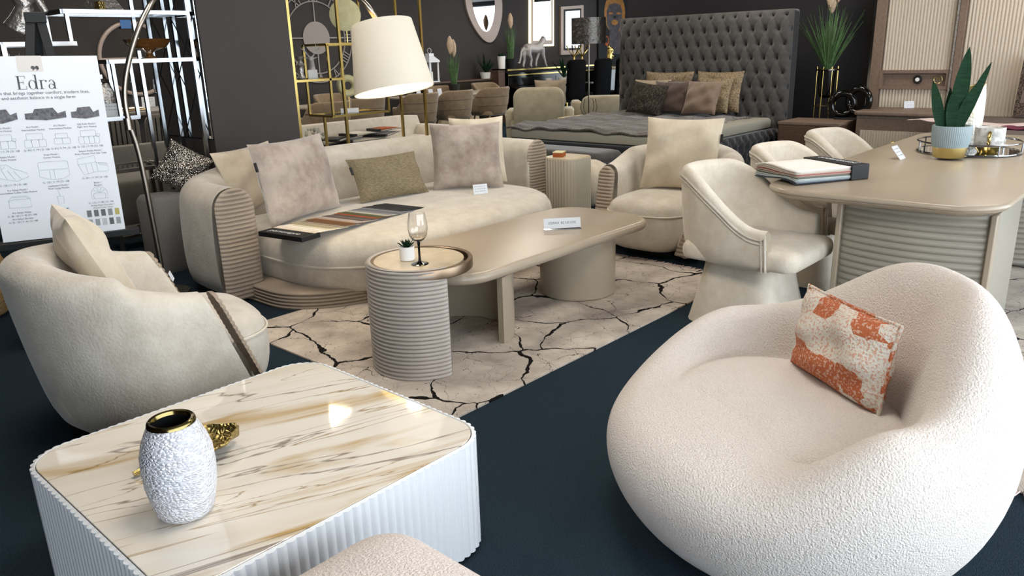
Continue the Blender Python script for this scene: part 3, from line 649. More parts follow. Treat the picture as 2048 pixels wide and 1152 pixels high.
def dchair(label,loc,rz,group):
    t=thing('dining_chair',label,'dining chair',loc,rz,group); a_,b_,cy,fy=.28,.30,.0,-.28
    path=resample([(a_,fy+(cy-fy)*k/6) for k in range(6)]+[(a_*cos(PI*k/30),cy+b_*sin(PI*k/30)) for k in range(31)]+[(-a_,cy+(fy-cy)*k/6) for k in range(1,7)],48,False)
    n=len(path); hs=[.585+.275*smoothstep(.08,.72,1-abs(2*i/(n-1)-1)) for i in range(n)]; ws=[.036]*n
    b=B(); shell(b,path,hs,ws,.36,.08,.06,.006,zt0=.36); s=obj('shell_back',b,'suedeL',t,smooth=60,sub=1)
    N=normals(path,False)
    for dz,dr in ((.045,.004),(.066,.003)):
        pts=[]
        for i in range(n):
            wt=max(0,1-min(i,n-1-i)/(n*.22)); sgn=1 if i<n/2 else -1; z=hs[i]-dz; a=path[max(0,i-1)]; c=path[min(n-1,i+1)]; tt=Vector((c[0]-a[0],c[1]-a[1])).normalized()
            k=.036+dr+.08*(z-.36); pts.append((path[i][0]+N[i][0]*k+tt.x*sgn*.06*(z-.36)*wt,path[i][1]+N[i][1]*k+tt.y*sgn*.06*(z-.36)*wt,z))
        q=.02+ (dz-.045); x0=pts[0]; x1=pts[-1]
        pre=[(x0[0]-.08*(x0[2]-z),x0[1]+q-.006-.05*(x0[2]-z),z) for z in (.37,.43,.5,.55)]; post=[(x1[0]+.08*(x1[2]-z),x1[1]+q-.006-.05*(x1[2]-z),z) for z in (.55,.5,.43,.37)]
        obj('piping',B().tube(pre+pts[1:-1]+post,.0065,6),'suede',s)
    obj('seat',slab(B(),resample(rrect(.295,.33,.07,8,(0,-.07)),80),[(.36,-.03),(.37,-.01),(.385,0),(.43,.004),(.455,-.01),(.468,-.035)],[(.476,.85),(.48,.5)]),'suedeL',t,smooth=80,sub=1)
    def sq(hw,z): return [(x,y-.03,z) for x,y in resample(rrect(hw,hw,hw*.35,6),48)]
    obj('pedestal',B().loft([sq(.265,.0),sq(.26,.02),sq(.22,.2),sq(.19,.365)]),'suedeL',t,smooth=60)
    return t
DG='cream suede dining chairs'
dchair('cream suede dining chair pulled out at the near corner of the dining table',(3.995,1.87,0),0,DG)
dchair('cream suede dining chair second from the camera along the table',(4.98,1.93,0),0,DG)
dchair('cream suede dining chair third from the camera along the table',(5.98,1.97,0),0,DG)
TT=.7605
# fabric sample book stack
A_,B_,C_=px(1592,372,z=TT),px(1700,361,z=TT),px(1520,352,z=TT)
ang=math.atan2(B_.y-A_.y,B_.x-A_.x)
t=thing('sample_book','thick stack of bound fabric samples with black spine on the dining table','sample book',(A_.x,A_.y,TT),ang)
LX=(B_-A_).length*1.05; dv=C_-A_; LY=abs(-sin(ang)*dv.x+cos(ang)*dv.y); SK=(cos(ang)*dv.x+sin(ang)*dv.y)
for k,cc in enumerate(['3f4650','8e9aa2','a8b2b5','b9c0be','6d6f66','8a8478','b89a90','a8665c','b7aba0','cfc6ba','d9d2c8','e9e6e0']):
    z0=.004+.0062*k
    b=B(); 
    def f(u,v,z0=z0,k=k): return (LX*(1-u)+.006*sin(k*2.1)+SK*v*.25*u,LY*v+.004*cos(k*1.3),z0+.012*sin(PI*v)*(u)+.006*sin(6*v+k*.3)*u)
    b.grid(f,12,14); o=obj('fabric_page',b,mat('page_cloth_%s'%cc,cc,.9,c2=cc,bump=.3,bs=220),t,fix=False); d=o.modifiers.new('thickness','SOLIDIFY'); d.thickness=.005
obj('spine',B().box(LX-.02,LX+.1,-.01,LY+.02,0,.085),'black',t,bevel=.004,label='black spine with white lettering')
text('cover_text','persempre','paper',.07,t,(LX+.045,LY*.5,.0865),(0,0,math.radians(90)))
q=px(1806,318,z=TT)
price_card('price_card',(q.x,q.y,TT),(math.radians(-38),0,math.radians(0)),.11,.1,'white folded price card on the dining table beside the tray')
# tray
TC=px(1935,304,z=TT); TR=.305
t=thing('serving_tray','round chrome gallery tray with mirrored base on the dining table','tray',(TC.x,TC.y,TT))
obj('mirror_base',B().lathe([(TR-.012,.002),(TR-.012,.012)],64),'mirror',t); obj('base_ring',B().torus((0,0,.008),TR-.004,.008,64),'chrome',t); obj('rail',B().torus((0,0,.075),TR,.006,64),'chrome',t)
for k in range(7): a=2*PI*k/7+.35; obj('post',B().tube([(TR*cos(a),TR*sin(a),.008),(TR*cos(a),TR*sin(a),.075)],.005,8),'chrome',t)
q=px(1896,318,z=TT)
ax0=Vector((R0.x,R1.x,0))
t=thing('potted_snake_plant','snake plant in a ribbed grey blue pot with gold base on the tray','plant',(q.x,q.y,TT+.0125))
P=resample([(cos(2*PI*k/60),sin(2*PI*k/60)) for k in range(60)],480)
b=B(); rr=lambda k,r:(r+.002*abs(sin(PI*k/8)))
b.loft([[(p[0]*rr(k,r),p[1]*rr(k,r),z) for k,p in enumerate(P)] for r,z in ((.098,.065),(.108,.1),(.112,.19),(.11,.197),(.098,.197),(.094,.18))],c1=True); obj('ribbed_pot',b,'pot',t,smooth=60)
obj('gold_base',B().lathe([(.085,0),(.09,.005),(.1,.066)],48),'goldcer',t,label='pale gold pot base')
b=B(); 
for (x,y,dx,dy,L,w,cv) in ((.02,0,.05,-.05,.50,.105,.02),(.05,-.03,.22,-.22,.44,.06,.12),(-.05,.05,-.18,.2,.32,.07,.05),(-.02,0,-.05,.05,.24,.08,.05),(.03,-.02,.22,-.2,.30,.075,.1),(-.03,.03,.0,.0,.18,.06,.02),(.02,.04,.04,.02,.26,.05,.05)):
    leafblade(b,(x,y,.17),(dx,dy,1),L,w*1.0,cv,0,10,.003,ax0+Vector((dy,dx,0))*.8)
obj('leaves',b,'dgreen',t,smooth=80)
q=px(1940,300,z=TT)+Vector((.06,.05,0))
t=thing('vase','tall white crackled vase with slanted mouth on the tray','vase',(q.x,q.y,TT+.0125))
vr=[(.085,0),(.095,.01),(.105,.1),(.112,.22),(.108,.32),(.096,.40)]
b=B(); b.loft([[(r*cos(2*PI*j/48),.8*r*sin(2*PI*j/48),z*(1+(.09*(cos(2*PI*j/48+.8)-.3) if z>.3 else 0))) for j in range(48)] for r,z in vr],c1=False)
obj('body',b,'crackv',t); b=B(); b.loft([[(r*cos(2*PI*j/48),.8*r*sin(2*PI*j/48),z*(1+.09*(cos(2*PI*j/48+.8)-.3))) for j in range(48)] for r,z in ((.096,.4),(.09,.402),(.09,.3))],c1=True); obj('mouth',b,'goldcer',t)
q=px(1974,308,z=TT)
t=thing('mug','white and grey marbled mug with gold handle on the tray','mug',(q.x,q.y,TT+.0125))
obj('body',B().lathe([(.06,.03),(.085,.04),(.088,.08),(.088,.16),(.083,.16),(.083,.05)],48),'mug',t)
obj('gold_foot',B().lathe([(.055,0),(.06,.008),(.086,.042)],40,c1=False),'gold',t,label='polished gold foot')
hd=(px(0,0,z=1)-px(0,0,z=1)); vx=Vector((-q.x,-q.y,0)).normalized()
obj('handle',B().tube([(vx.x*(.086+.035*sin(PI*k/8)),vx.y*(.086+.035*sin(PI*k/8)),.05+.085*k/8) for k in range(9)],.011,10),'gold',t,label='polished gold handle')
# ============================================================ fluted side table, small pouf beyond the sofa
q=px(1131,318,z=.56)
t=thing('side_table','cream fluted side table with stone top between sofa and far armchair','side table',(q.x+.05,q.y+.02,0))
P=resample(rrect(.17,.17,.08,10),40*8); N=normals(P)
b=B(); b.loft([[(p[0]+n[0]*.007*abs(sin(PI*k/8)),p[1]+n[1]*.007*abs(sin(PI*k/8)),z) for k,(p,n) in enumerate(zip(P,N))] for z in (0,.57)]); obj('fluted_body',b,'fluteG',t,smooth=60)
obj('stone_top',slab(B(),rrect(.165,.165,.07,8),[(.57,0),(.578,0)]),'stone',t); FS=t.location.copy()
obj_=thing('trinket_box','small orange box on the cream fluted side table','box',(FS.x-.05,FS.y+.05,.579),.4); obj('box_body',B().box(-.06,.06,-.045,.045,0,.035),'orange',obj_,bevel=.004); obj('lid',B().box(-.062,.062,-.047,.047,.0355,.045),'alab',obj_,bevel=.003)
q=px(1176,405,z=.05)
t=thing('pouf','small cream channelled pouf beside the fluted side table','pouf',(q.x+.1,q.y+.1,0))
b=B(); b.loft([[((r*.9+.014*abs(sin(5*a)))*cos(a),(r+.014*abs(sin(5*a)))*sin(a),z) for a in [2*PI*j/80 for j in range(80)]] for r,z in ((.15,.02),(.2,.06),(.235,.18),(.235,.3),(.2,.4),(.12,.44),(.04,.445))]); obj('channelled_cover',b,'cushion',t,smooth=80); obj('base',B().lathe([(.14,0),(.14,.025)],24),'black',t)
# ============================================================ arc floor lamp
SHC=px(781,120,z=1.41); dd=math.hypot(SHC.x,SHC.y); SHC=SHC*0; 
def at_dist(x,y,d):
    c=Vector((x-CX,y-CY,FPX)); r=Vector((R0.dot(c),R1.dot(c),R2.dot(c))); return EYE+r*(d/math.hypot(r.x,r.y))
SD=4.62; SHC=at_dist(776,115,SD); pb=px(310,490,v=5.05)
t=thing('arc_floor_lamp','steel arc floor lamp with large white tapered shade over the sofa','floor lamp',(pb.x,pb.y,0))
o0=t.location
top=at_dist(768,62,SD)+Vector((0,0,.0)); seq=[(pb.x,pb.y,.05)]
pts=[Vector((0,0,.02)),Vector((px(283,300,v=5.05)-Vector((pb.x,pb.y,0)))) ]
arc=[px(310,490,v=5.05),px(283,330,v=5.05),px(258,246,v=5.05),px(249,185,v=5.05),px(258,120,v=5.04),px(280,50,v=5.02),px(312,-8,v=5.0)]
arc[0]=Vector((arc[0].x+.02,arc[0].y,.03))
end=top; e2=at_dist(722,0,SD-.02)
a0,a1=arc[-1],e2
ctrl=[a0,a0.lerp(a1,.2)+Vector((0,0,.22)),a0.lerp(a1,.5)+Vector((0,0,.36)),a0.lerp(a1,.8)+Vector((0,0,.2)),a1,at_dist(757,44,SD)]
def cat(P,n=6):
    o=[]; Q=[P[0]*2-P[1]]+P+[P[-1]*2-P[-2]]
    for i in range(1,len(Q)-2):
        for k in range(n):
            s=k/n; o.append(.5*((2*Q[i])+(Q[i+1]-Q[i-1])*s+(2*Q[i-1]-5*Q[i]+4*Q[i+1]-Q[i+2])*s*s+(3*Q[i]-Q[i-1]-3*Q[i+1]+Q[i+2])*s**3))
    return o+[P[-1]]
cv=[p-o0 for p in cat(arc+ctrl[1:])]
obj('curved_pole',B().tube(cv,.0165,12),'steel',t)
j=px(256,248,v=5.05)-o0; obj('pole_collar',B().tube([j-Vector((0,0,.035)),j+Vector((0,0,.035))],.024,12),'steel',t)
obj('base',B().lathe([(.17,0),(.175,.006),(.17,.03),(.02,.035)],40),'steel',t)
ax=Vector((R0.x,R1.x,R2.x)) # image right
sh=bpy.data.objects.new('lamp_shade_holder',None)
bpy.data.objects.remove(sh)
tilt=Matrix.Rotation(math.radians(-7),3,Vector((Vector((-SHC.y,SHC.x,0)).normalized().cross(Vector((0,0,1))))))
upv=(tilt@(Vector((0,0,1))+Vector((SHC.x,SHC.y,0)).normalized()*.17)).normalized(); e_x=upv.cross(Vector((1,0,0))).normalized(); e_y=upv.cross(e_x)
RB,RT,HS=.226,.17,.375
def ring(r,z,n=64): return [SHC-o0+e_x*(r*cos(2*PI*k/n))+e_y*(r*sin(2*PI*k/n))+upv*z for k in range(n)]
shd=obj('lamp_shade',B().loft([ring(RB,-HS/2),ring(RB+.002,-HS/2+.004),ring(RT+.002,HS/2),ring(RT,HS/2),ring(RT-.003,HS/2-.002)],c0=False,c1=False),'shade',t,smooth=60)
obj('shade_lining',B().loft([ring(RB-.004,-HS/2+.003),ring(RT-.005,HS/2-.004)],c0=False,c1=False),'shadeI',shd,smooth=60,label='pale yellow shade lining')
cc=SHC-o0+upv*.02
obj('bulb',B().ball(tuple(cc),.035),'bulb',t,smooth=80)
tp=SHC-o0+upv*(HS/2+.03); obj('shade_stem',B().tube([cv[-1],tp,cc],.007,8),'chrome',t)
b=B(); 
for k in range(3):
    a=2*PI*k/3; b.tube([SHC-o0+upv*(HS/2-.03),SHC-o0+upv*(HS/2-.03)+e_x*(RT-.006)*cos(a)+e_y*(RT-.006)*sin(a)],.003,6)
obj('shade_spider',b,'chrome',t)
l=bpy.data.lights.new('lamp_bulb_light','POINT'); l.energy=9; l.color=(1,.82,.55); l.shadow_soft_size=.04; lo=bpy.data.objects.new('lamp_bulb_light',l); COL.objects.link(lo); lo.location=SHC-upv*.05
# ============================================================ sign board on easel
SB=at_dist(133,472,4.8); az=Vector((SB.x,SB.y,0)).normalized(); rt=Vector((az.y,-az.x,0)); 
t=thing('sign_board','large white printed poster board on a black easel','sign board',(SB.x,SB.y,SB.z),math.atan2(rt.y,rt.x))
TL=math.radians(-7); BWd,BHt=.585,.95
rtilt=Matrix.Rotation(TL,3,'X')@Matrix.Rotation(math.radians(1.2),3,'Y')
def onb(x,z,d=.0): return rtilt@Vector((x,-d,z))
brd=B().box(-BWd/2,BWd/2,0,.006,0,BHt,rtilt); obj('board',brd,'paper',t,smooth=0)
E_=(rtilt@Matrix.Rotation(PI/2,3,'X')).to_euler()
def bt(name,s,x,z,size,m='ink'): return text(name,s,m,size,t,onb(x,z,.0012),E_)
def fl(b,pts,d=.0012): b.poly([onb(x,z,d) for x,z in pts])
# heading in serif letters
def heading(x0,z0,s):
    b=B()
    def R_(a,c,e,g): fl(b,[(x0+a*s,z0+e*s),(x0+c*s,z0+e*s),(x0+c*s,z0+g*s),(x0+a*s,z0+g*s)])
    R_(.06,.15,0,.7);R_(0,.45,0,.025);R_(0,.43,.675,.7);R_(.15,.33,.345,.37);R_(.43,.45,0,.17);R_(.41,.43,.55,.7);R_(.31,.33,.27,.45)
    def bowl(cx,cz,rx,rz,thk,a0=0,a1=360,n=28):
        for k in range(n):
            A0,A1=math.radians(a0+(a1-a0)*k/n),math.radians(a0+(a1-a0)*(k+1)/n)
            w=lambda a:.022+thk*abs(cos(a))**1.5
            q=[(x0+(cx+(rx-w(A)*f)*cos(A))*s,z0+(cz+(rz-.022*f)*sin(A))*s) for A,f in ((A0,0),(A1,0),(A1,1),(A0,1))]; fl(b,q)
    bowl(.73,.235,.19,.245,.05); R_(.87,.945,0,.75);R_(.80,.88,.725,.75);R_(.94,1.0,0,.022)
    R_(1.1,1.175,0,.47);R_(1.04,1.11,.45,.475);R_(1.04,1.26,0,.022);bowl(1.27,.33,.13,.15,.03,30,150);R_(1.35,1.41,.38,.45)
    bowl(1.6,.13,.14,.14,.04,20,340);R_(1.72,1.79,.0,.36);bowl(1.63,.33,.13,.15,.04,10,160);R_(1.78,1.85,0,.022)
    return b
obj('heading_lettering',heading(-.102,.782,.098),'ink',t,smooth=0,fix=False)
b=B()
for s in (-.012,.006): fl(b,[(-.01+s+.009*cos(2*PI*k/14)+.006,.892+.009*sin(2*PI*k/14)) for k in range(14)]); fl(b,[(-.004+s+.008,.892),(-.004+s+.010,.886),(-.004+s-.002,.875),(-.004+s-.004,.877)])
obj('quote_mark',b,'ink',t,smooth=0,fix=False)
b=B(); fl(b,[(-.085,.872),(.03,.872),(.03,.952),(-.085,.952)],.0008); obj('tape_strip',b,'tape',t,smooth=0,fix=False)
bt('tagline_text','A design that brings together comfort, modern lines,',-.011,.763,.0225); bt('tagline_text','and aesthetic balance in a single form',-.011,.738,.0225)
# printed room pictures
for x0,w in ((-.2,.15),(.004,.19),(.19,.135)):
    b=B(); z0=.646
    fl(b,[(x0-w/2,z0-.018),(x0,z0-.035 if x0<-.1 else z0-.026),(x0+w/2,z0-.015),(x0+w/2,z0+.02),(x0+w*.3,z0+.008),(x0+w*.2,z0+.038),(x0-w*.25,z0+.034),(x0-w*.3,z0+.015),(x0-w/2,z0+.012)])
    obj('room_picture',b,'inkM',t,smooth=0,fix=False)
def drw(segs,cx,cz,s,name='module_drawing'):
    b=B()
    for sg in segs: b.tube([onb(cx+x*s,cz+z*s,.001) for x,z in sg],.0006,4)
    obj(name,b,'inkL',t,smooth=0)
def rr2(x0,x1,z0,z1,r=.12):
    return [(x,z) for x,z in rrect((x1-x0)/2,(z1-z0)/2,min(r,(x1-x0)/2.1,(z1-z0)/2.1),3,((x0+x1)/2,(z0+z1)/2))]
def clo(p): return p+[p[0]]
sofa=lambda n:[clo(rr2(-.75,.75,.05,.7,.1))]+[clo(rr2(-1+2*k/n,-1+2*(k+1)/n,-.75,.05,.14)) for k in range(n)]
arm=[clo(rr2(.72,1.1,-.02,.28,.13))]
rows=[(-.205,.52,3,'Sol Kollu Modül /','Left Arm Module','G: 123 | Y: 79 | D: 108'),(-.065,.52,3,'Ara Modül /','Intermediate Module','G: 94 | Y: 79 | D: 108'),(.06,.522,2,'Ara Modül /','Intermediate Module','G: 63 | Y: 79 | D: 108'),(.188,.524,4,'Sağ Kollu Modül /','Right Arm Module','G: 123 | Y: 79 | D: 108')]
for x,z,n,l1,l2,l3 in rows:
    drw(sofa(n)+(arm if n==4 or l1[0]=='S' else []),x,z,.05 if n>2 else .038); bt('module_text',l1,x,z+.068,.0125); bt('module_text',l2,x,z+.053,.0125); bt('module_text',l3,x,z-.052,.0135)
lounge=[[(-1,.1),(-.9,.45),(-.2,.6),(.1,.3),(1,-.1),(1.1,-.4),(.3,-.7),(-1,-.35),(-1,.1)],[(-.6,.25),(-.3,-.5)],[(-.2,.15),(.2,-.6)],[(.2,.05),(.6,-.55)],[(-.7,.5),(-.5,.25),(-.3,.45)]]
corner=[clo(rr2(-1,1,0,.6,.15)),[(-1,0),(-1,-.5),(-.3,-.75),(.5,-.75),(1,-.5),(1,0)],[(0,0),(0,-.75)],[(-.3,-.1),(-.3,-.7)]]
sidet=[[(-1,.1),(-1,.55),(.2,.75),(.25,.2),(1,.1),(1.05,-.5),(.2,-.5),(-.7,-.7),(-1,.1)],[(-1,.1),(.25,.25)],[(-.5,.1),(-.4,-.65)],[(-.1,.15),(0,-.58)],[(.25,.2),(.3,-.5)],clo([(.4,.15),(.9,.1),(.95,-.05),(.5,0)])]
for x,z,g,l1,l2,l3 in ((-.2,.362,lounge,'Relaks Modül /','Relax Module','G: 120 | Y: 79 | D: 180'),(-.003,.362,corner,'Köşe Modül /','Corner Module','G: 120 | Y: 79 | D: 108'),(.185,.37,sidet,'Sehpalı Relaks Modül /','Relax Module With Side Table','G: 201 | Y: 79 | D: 108')):
    drw(g,x,z,.07); bt('module_text',l1,x,z+.078,.0125); bt('module_text',l2,x,z+.063,.0125); bt('module_text',l3,x,z-.068,.0135)
box=[[(-1,-.6),(1,-.6),(1,.3),(.7,.6),(-.6,.6),(-1,.2),(-1,-.6)],[(-1,.1),(-.6,.25),(1,.25)],[(-.6,.5),(.6,.5),(.85,.28)]]
lampd=[[(-.3,.1),(.3,.1),(.25,-.7),(-.25,-.7),(-.3,.1)],[(0,.1),(-.15,.8),(.2,.85)]]
berj=[[(cos(a)*.8,.1+.7*sin(a)) for a in [PI*k/12 for k in range(13)]]+[(-.8,-.5),(.8,-.5),(.8,.1)],clo(rr2(-.6,.6,-.5,.1,.2))]+[[(0,.1),(.7*cos(a),.1+.6*sin(a))] for a in (.6,1.2,1.9,2.5)]
for x,z,g,l1,l2 in ((-.185,.205,box,'Ara Sehpa Modül /','Intermediate Coffee Table Module'),(.005,.212,lampd,'Lambaderli Modül /','Floor Lamp Module'),(.194,.212,berj,'Berjer /','Bergere')):
    drw(g,x,z,.05); bt('module_text',l1,x,z+.062,.0125); bt('module_text',l2,x,z+.048,.0125)
bt('module_text','G: 43 | Y: 40',.0,.148,.0135); bt('module_text','G: 112 | Y: 88 | D: 106',.195,.165,.0135)
for k,s in enumerate(('Ara Sehpa Ahşap','G: 38 - 60 | Y: 40 | D: 108','Ara Sehpa Sermast','G: 32 - 50 | Y: 40 | D: 108')): bt('module_text',s,-.185,.148-.0165*k,.0125)
bt('module_text','Ahşap Renk Kartelası /',.2,.15,.0125); bt('module_text','Wood Color Chart',.2,.136,.0125)
for k in range(10):
    x=.128+.0345*(k%5); z=.108-.05*(k//5); b=B(); fl(b,[(x-.011,z-.018),(x+.011,z-.018),(x+.011,z+.018),(x-.011,z+.018)]); z
    obj('wood_colour_chip',b,mat('chip_%d'%k,['6a6f75','5f666c','5a6066','83868a','b0a75e','9aa0a5','8f969b','b5b9bd','565c62','8d9297'][k],.6),t,smooth=0,fix=False)
# easel
ez=bpy.data.objects.new('easel',None); COL.objects.link(ez); tag(ez,'black folding easel holding the white poster board','easel'); ez.location=(SB.x,SB.y,0); ez.rotation_euler=(0,0,math.atan2(rt.y,rt.x))
zb_=SB.z
ap=Vector((.06,.2,zb_+BHt+.2))
for q in ((-.30,.0,.0),(.22,.02,.0)):
    obj('front_leg',B().bar(ap+Vector((.02 if q[0]>0 else -.02,0,0)),(q[0],q[1]+.035,0),.045,.02),'black',ez,bevel=.003)
obj('rear_leg',B().bar(ap+Vector((0,.02,0)),(-.05,.62,0),.04,.02),'black',ez,bevel=.003)
obj('ledge',B().box(-.34,.36,-.03,.08,zb_-.035,zb_-.001),'black',ez,bevel=.003)
obj('hinge_block',B().box(-.05,.05,-.025,.03,-.03,.03,None).box(0,0,0,0,0,0),'black',ez,loc=ap) if False else obj('hinge_block',slab(B(),[(ap.x-.05,ap.y-.02),(ap.x+.05,ap.y-.02),(ap.x+.05,ap.y+.03),(ap.x-.05,ap.y+.03)],[(ap.z-.04,0),(ap.z+.015,0)]),'black',ez,bevel=.004)
# woven basket at the left edge
q=px(2,632,z=0)
t=thing('basket','round woven straw basket behind the left foreground armchair','basket',(q.x-.12,q.y+.12,0)); obj('woven_body',B().lathe([(.17,0),(.2,.02)]+[(.2+.05*sin(PI*k/16)+.006*(k%2),.02+.38*k/16) for k in range(17)]+[(.19,.39),(.18,.2)],48),'basket',t,smooth=80); obj('rim',B().torus((0,0,.4),.2,.014),'basket',t)
# ============================================================ charcoal tufted bed
BX0,BX1,BY0,BY1=6.85,9.25,4.05,6.3
t=thing('bed','large charcoal tufted bed with tall buttoned headboard','bed',((BX0+BX1)/2,(BY0+BY1)/2,0)); bl=t.location.copy()
def tuft(f,du,dv,a,b_):
    """diamond tufting: returns depth 0 (button) .. 1 (pillow)"""
    p=a/du+b_/dv; q=a/du-b_/dv
    s=abs(sin(PI*p))*abs(sin(PI*q)); x_,y_=(p+q)/2*du,(p-q)/2*dv; i_=round(p);j_=round(q); bx,by=(i_+j_)/2*du,(i_-j_)/2*dv; r2=(x_-bx)**2+(y_-by)**2
    return min(1,.35+.65*s**.2)*(1-.95*math.exp(-r2/.0011))
hw=(6.36-3.92)/2; hz=1.87
def hbf(u,v):
    y=hw*(1-2*u); z=.3+(hz-.3)*v; ed=(1-abs(2*u-1)**24)*(1-abs(v)**40)
    d=tuft(0,.162,.33,y+.08,z); return (9.30-.02*(.25+.75*ed)-.055*d*ed-bl.x,5.14+y-bl.y,z)
b_ct=0
hbd=obj('headboard',B().box(9.28-bl.x,9.46-bl.x,5.14-hw-bl.y,5.14+hw-bl.y,0,hz-.004),'tuftD',t,bevel=.03)
obj('tufted_front',B().grid(hbf,230,150),'tuft',hbd,smooth=80,fix=False)
bt_=None
for m_ in range(int(1.87/.165),2,-1):
    for k_ in range(-16,17):
        if (k_+m_)%2: continue
        y=k_*.081-.08; z=m_*.165
        if abs(y)>hw-.06 or z>hz-.05 or b_ct>=100 or (z<1.1 and y>.05): continue
        if bt_ is None: bt_=bx_=obj('button',B().ball((0,0,0),(.012,.017,.017),10,6),'black',hbd,smooth=80)
        else: bx_=bt_.copy(); COL.objects.link(bx_); bx_.parent=hbd
        bx_.location=(9.30-.024-bl.x,5.14+y-bl.y,z); b_ct+=1
def side(u,v):
    x=BX0+(BX1-BX0)*u; z=.03+.47*v; d=tuft(0,.16,.24,x,z); return (x-bl.x,BY0-.03-.03*d*(1-abs(2*v-1)**12)-bl.y,z)
obj('tufted_side',B().grid(side,130,50),'tuftD',t,smooth=80,fix=False)
obj('base',B().box(BX0-bl.x,BX1-bl.x,BY0-.02-bl.y,BY1-bl.y,.0,.5),'tuftD',t,bevel=.02)
obj('mattress',slab(B(),rrect((BX1-BX0)/2-.02,(BY1-BY0)/2-.01,.08,6,(0,0)),[(.5,-.03),(.52,-.005),(.6,-.005),(.625,-.03)],[(.63,.9)]),'sheet',t,smooth=50)
def thr(u,v):
    x=BX0+.02+(2.18+.25*v)*u; y=BY0+.22+(BY1-BY0-.2)*v; r=.012*sin(9*x+4*y)+.01*sin(17*y-5*x)+.008*sin(23*x+11*y); e=min(u,1-u,v,1-v)
    return (x+.03*sin(7*v*3)*(u>.95),y+.03*sin(8*u*3)*(v<.03),.642+r+(-.012 if e<.02 else 0)+.012)
o=obj('throw_blanket',B().grid(thr,110,90),'fur',smooth=80,fix=False); tag(o,'grey faux fur throw spread over the charcoal tufted bed','blanket'); d=o.modifiers.new('thickness','SOLIDIFY'); d.thickness=.02
BZ=.67
BP='pillows on the charcoal bed'
def bp(name,BL,BR,h,th,m,lean,lab,seed,z=BZ,dy=0,roll=0,w=None):
    uu={21:9.0,22:9.0,24:8.86,23:8.82,25:8.76,26:8.8,27:8.62,28:8.58}[seed]; a,c=px(*BL,u=uu),px(*BR,u=uu); mm=(a+c)/2; dy=0; z=min(max(mm.z,.665),.69); wd=w or (c-a).length; 
    return make_pillow(name,wd,h,th,m,(mm.x+dy,mm.y,z),(math.radians(lean),math.radians(roll),math.atan2(c.y-a.y,c.x-a.x)),lab,seed,cat='pillow',group=BP)
bp('bed_pillow',(1283,212),(1378,212),.50,.14,'pgold',-12,'bronze striped lattice pillow against the headboard at left',21,z=.66,dy=.2)
bp('bed_pillow',(1385,214),(1478,215),.50,.14,'pgold',-12,'bronze lattice pillow against the headboard at right',22,z=.66,dy=.16)
bp('bed_pillow',(1258,215),(1330,215),.42,.13,'pcream',-20,'beige satin pillow behind the black fur cushion',23)
bp('bed_pillow',(1385,213),(1455,212),.44,.12,'pgold',-18,'smaller bronze woven pillow leaning on the right lattice pillow',24,dy=.04)
bp('bed_pillow',(1315,218),(1352,217),.40,.12,'pmauve',-20,'brown mauve velvet pillow right beside the black fur cushion',25,w=.5)
bp('bed_pillow',(1338,217),(1375,216),.40,.12,'pmauve',-18,'brown mauve pillow between the velvet and the satin pillows',26,w=.46,dy=.06)
bp('bed_pillow',(1362,222),(1430,222),.42,.14,'pbrown',-24,'plain brown satin pillow in front on the charcoal bed',27)
bp('bed_pillow',(1250,229),(1318,230),.42,.16,'furD',-24,'shaggy black and brown fur cushion on the bed',28,roll=6)
t=thing('bench','charcoal upholstered bench with black crossed legs at the foot of the bed','bench',(6.58,5.38,0))
obj('padded_seat',slab(B(),resample(rrect(.22,.78,.05,6),80),[(.36,-.03),(.375,0),(.44,.004),(.47,-.025)],[(.48,.9),(.485,.6)]),'tuft',t,smooth=60)
for y in (-.68,.68):
    obj('leg',B().bar((-.2,y,0),(.2,y,.365),.03).bar((.2,y,0),(-.2,y,.365),.03),'black',t,label='crossed black legs')
# nightstand right of the bed with wire plant stand and ring sculpture
t=thing('nightstand','dark walnut nightstand with pale top right of the tufted bed','nightstand',(9.14,3.49,0))
obj('cabinet',B().box(-.28,.28,-.345,.345,.0,.588),'wood',t,bevel=.004); obj('top_panel',B().box(-.29,.29,-.35,.35,.589,.62),'beigewood',t,bevel=.003)
obj('drawer_front',B().box(-.292,-.281,-.335,.335,.33,.57),'wood',t,bevel=.002); obj('drawer_front',B().box(-.292,-.281,-.335,.335,.06,.31),'wood',t,bevel=.002)
q=px(1647,234,z=.62); hh=zat(1650,133,q)-.62
t=thing('plant_stand','tall gold wire stand holding a black pot on the walnut nightstand','plant stand',(q.x,q.y,.6205))
for k in range(8):
    a=2*PI*k/8; obj('wire_rod',B().tube([(.125*cos(a),.125*sin(a),0),(.125*cos(a),.125*sin(a),hh)],.0035,6),'gold',t)
for z in (.14,hh-.03): obj('wire_ring',B().torus((0,0,z),.125,.004,40),'gold',t)
obj('pot',B().lathe([(.05,hh-.36),(.085,hh-.33),(.1,hh-.05),(.13,hh-.045),(.13,hh-.03),(.09,hh-.03)],32),'gloss',t,label='black tapered pot')
gp=grass_plant('ornamental_grass',(q.x,q.y,.6205+hh-.14),.78,'tall artificial grass with pampas plume in the gold wire stand',nb=90,spread=.62,pot=False,potr=.08,poth=.12,plumes=3,seed=5)
q=px(1690,239,z=.62)
t=thing('ring_sculpture','black interlocking ring sculpture on the walnut nightstand','sculpture',(q.x+.05,q.y-.02,.6205))
obj('base',B().box(-.09,.09,-.14,.14,0,.02),'black',t,bevel=.003)
vw=math.atan2(q.y,q.x)+PI/2
for k,(dx,dz,R_) in enumerate(((-.08,.17,.12),(.1,.21,.135))):
    rr=obj('ring',B().torus((0,0,0),R_,.036,48,12,'y'),'gloss',t,loc=(-dx*0,-dx,dz),rot=(0,0,PI/2+.3*(1-2*k)))
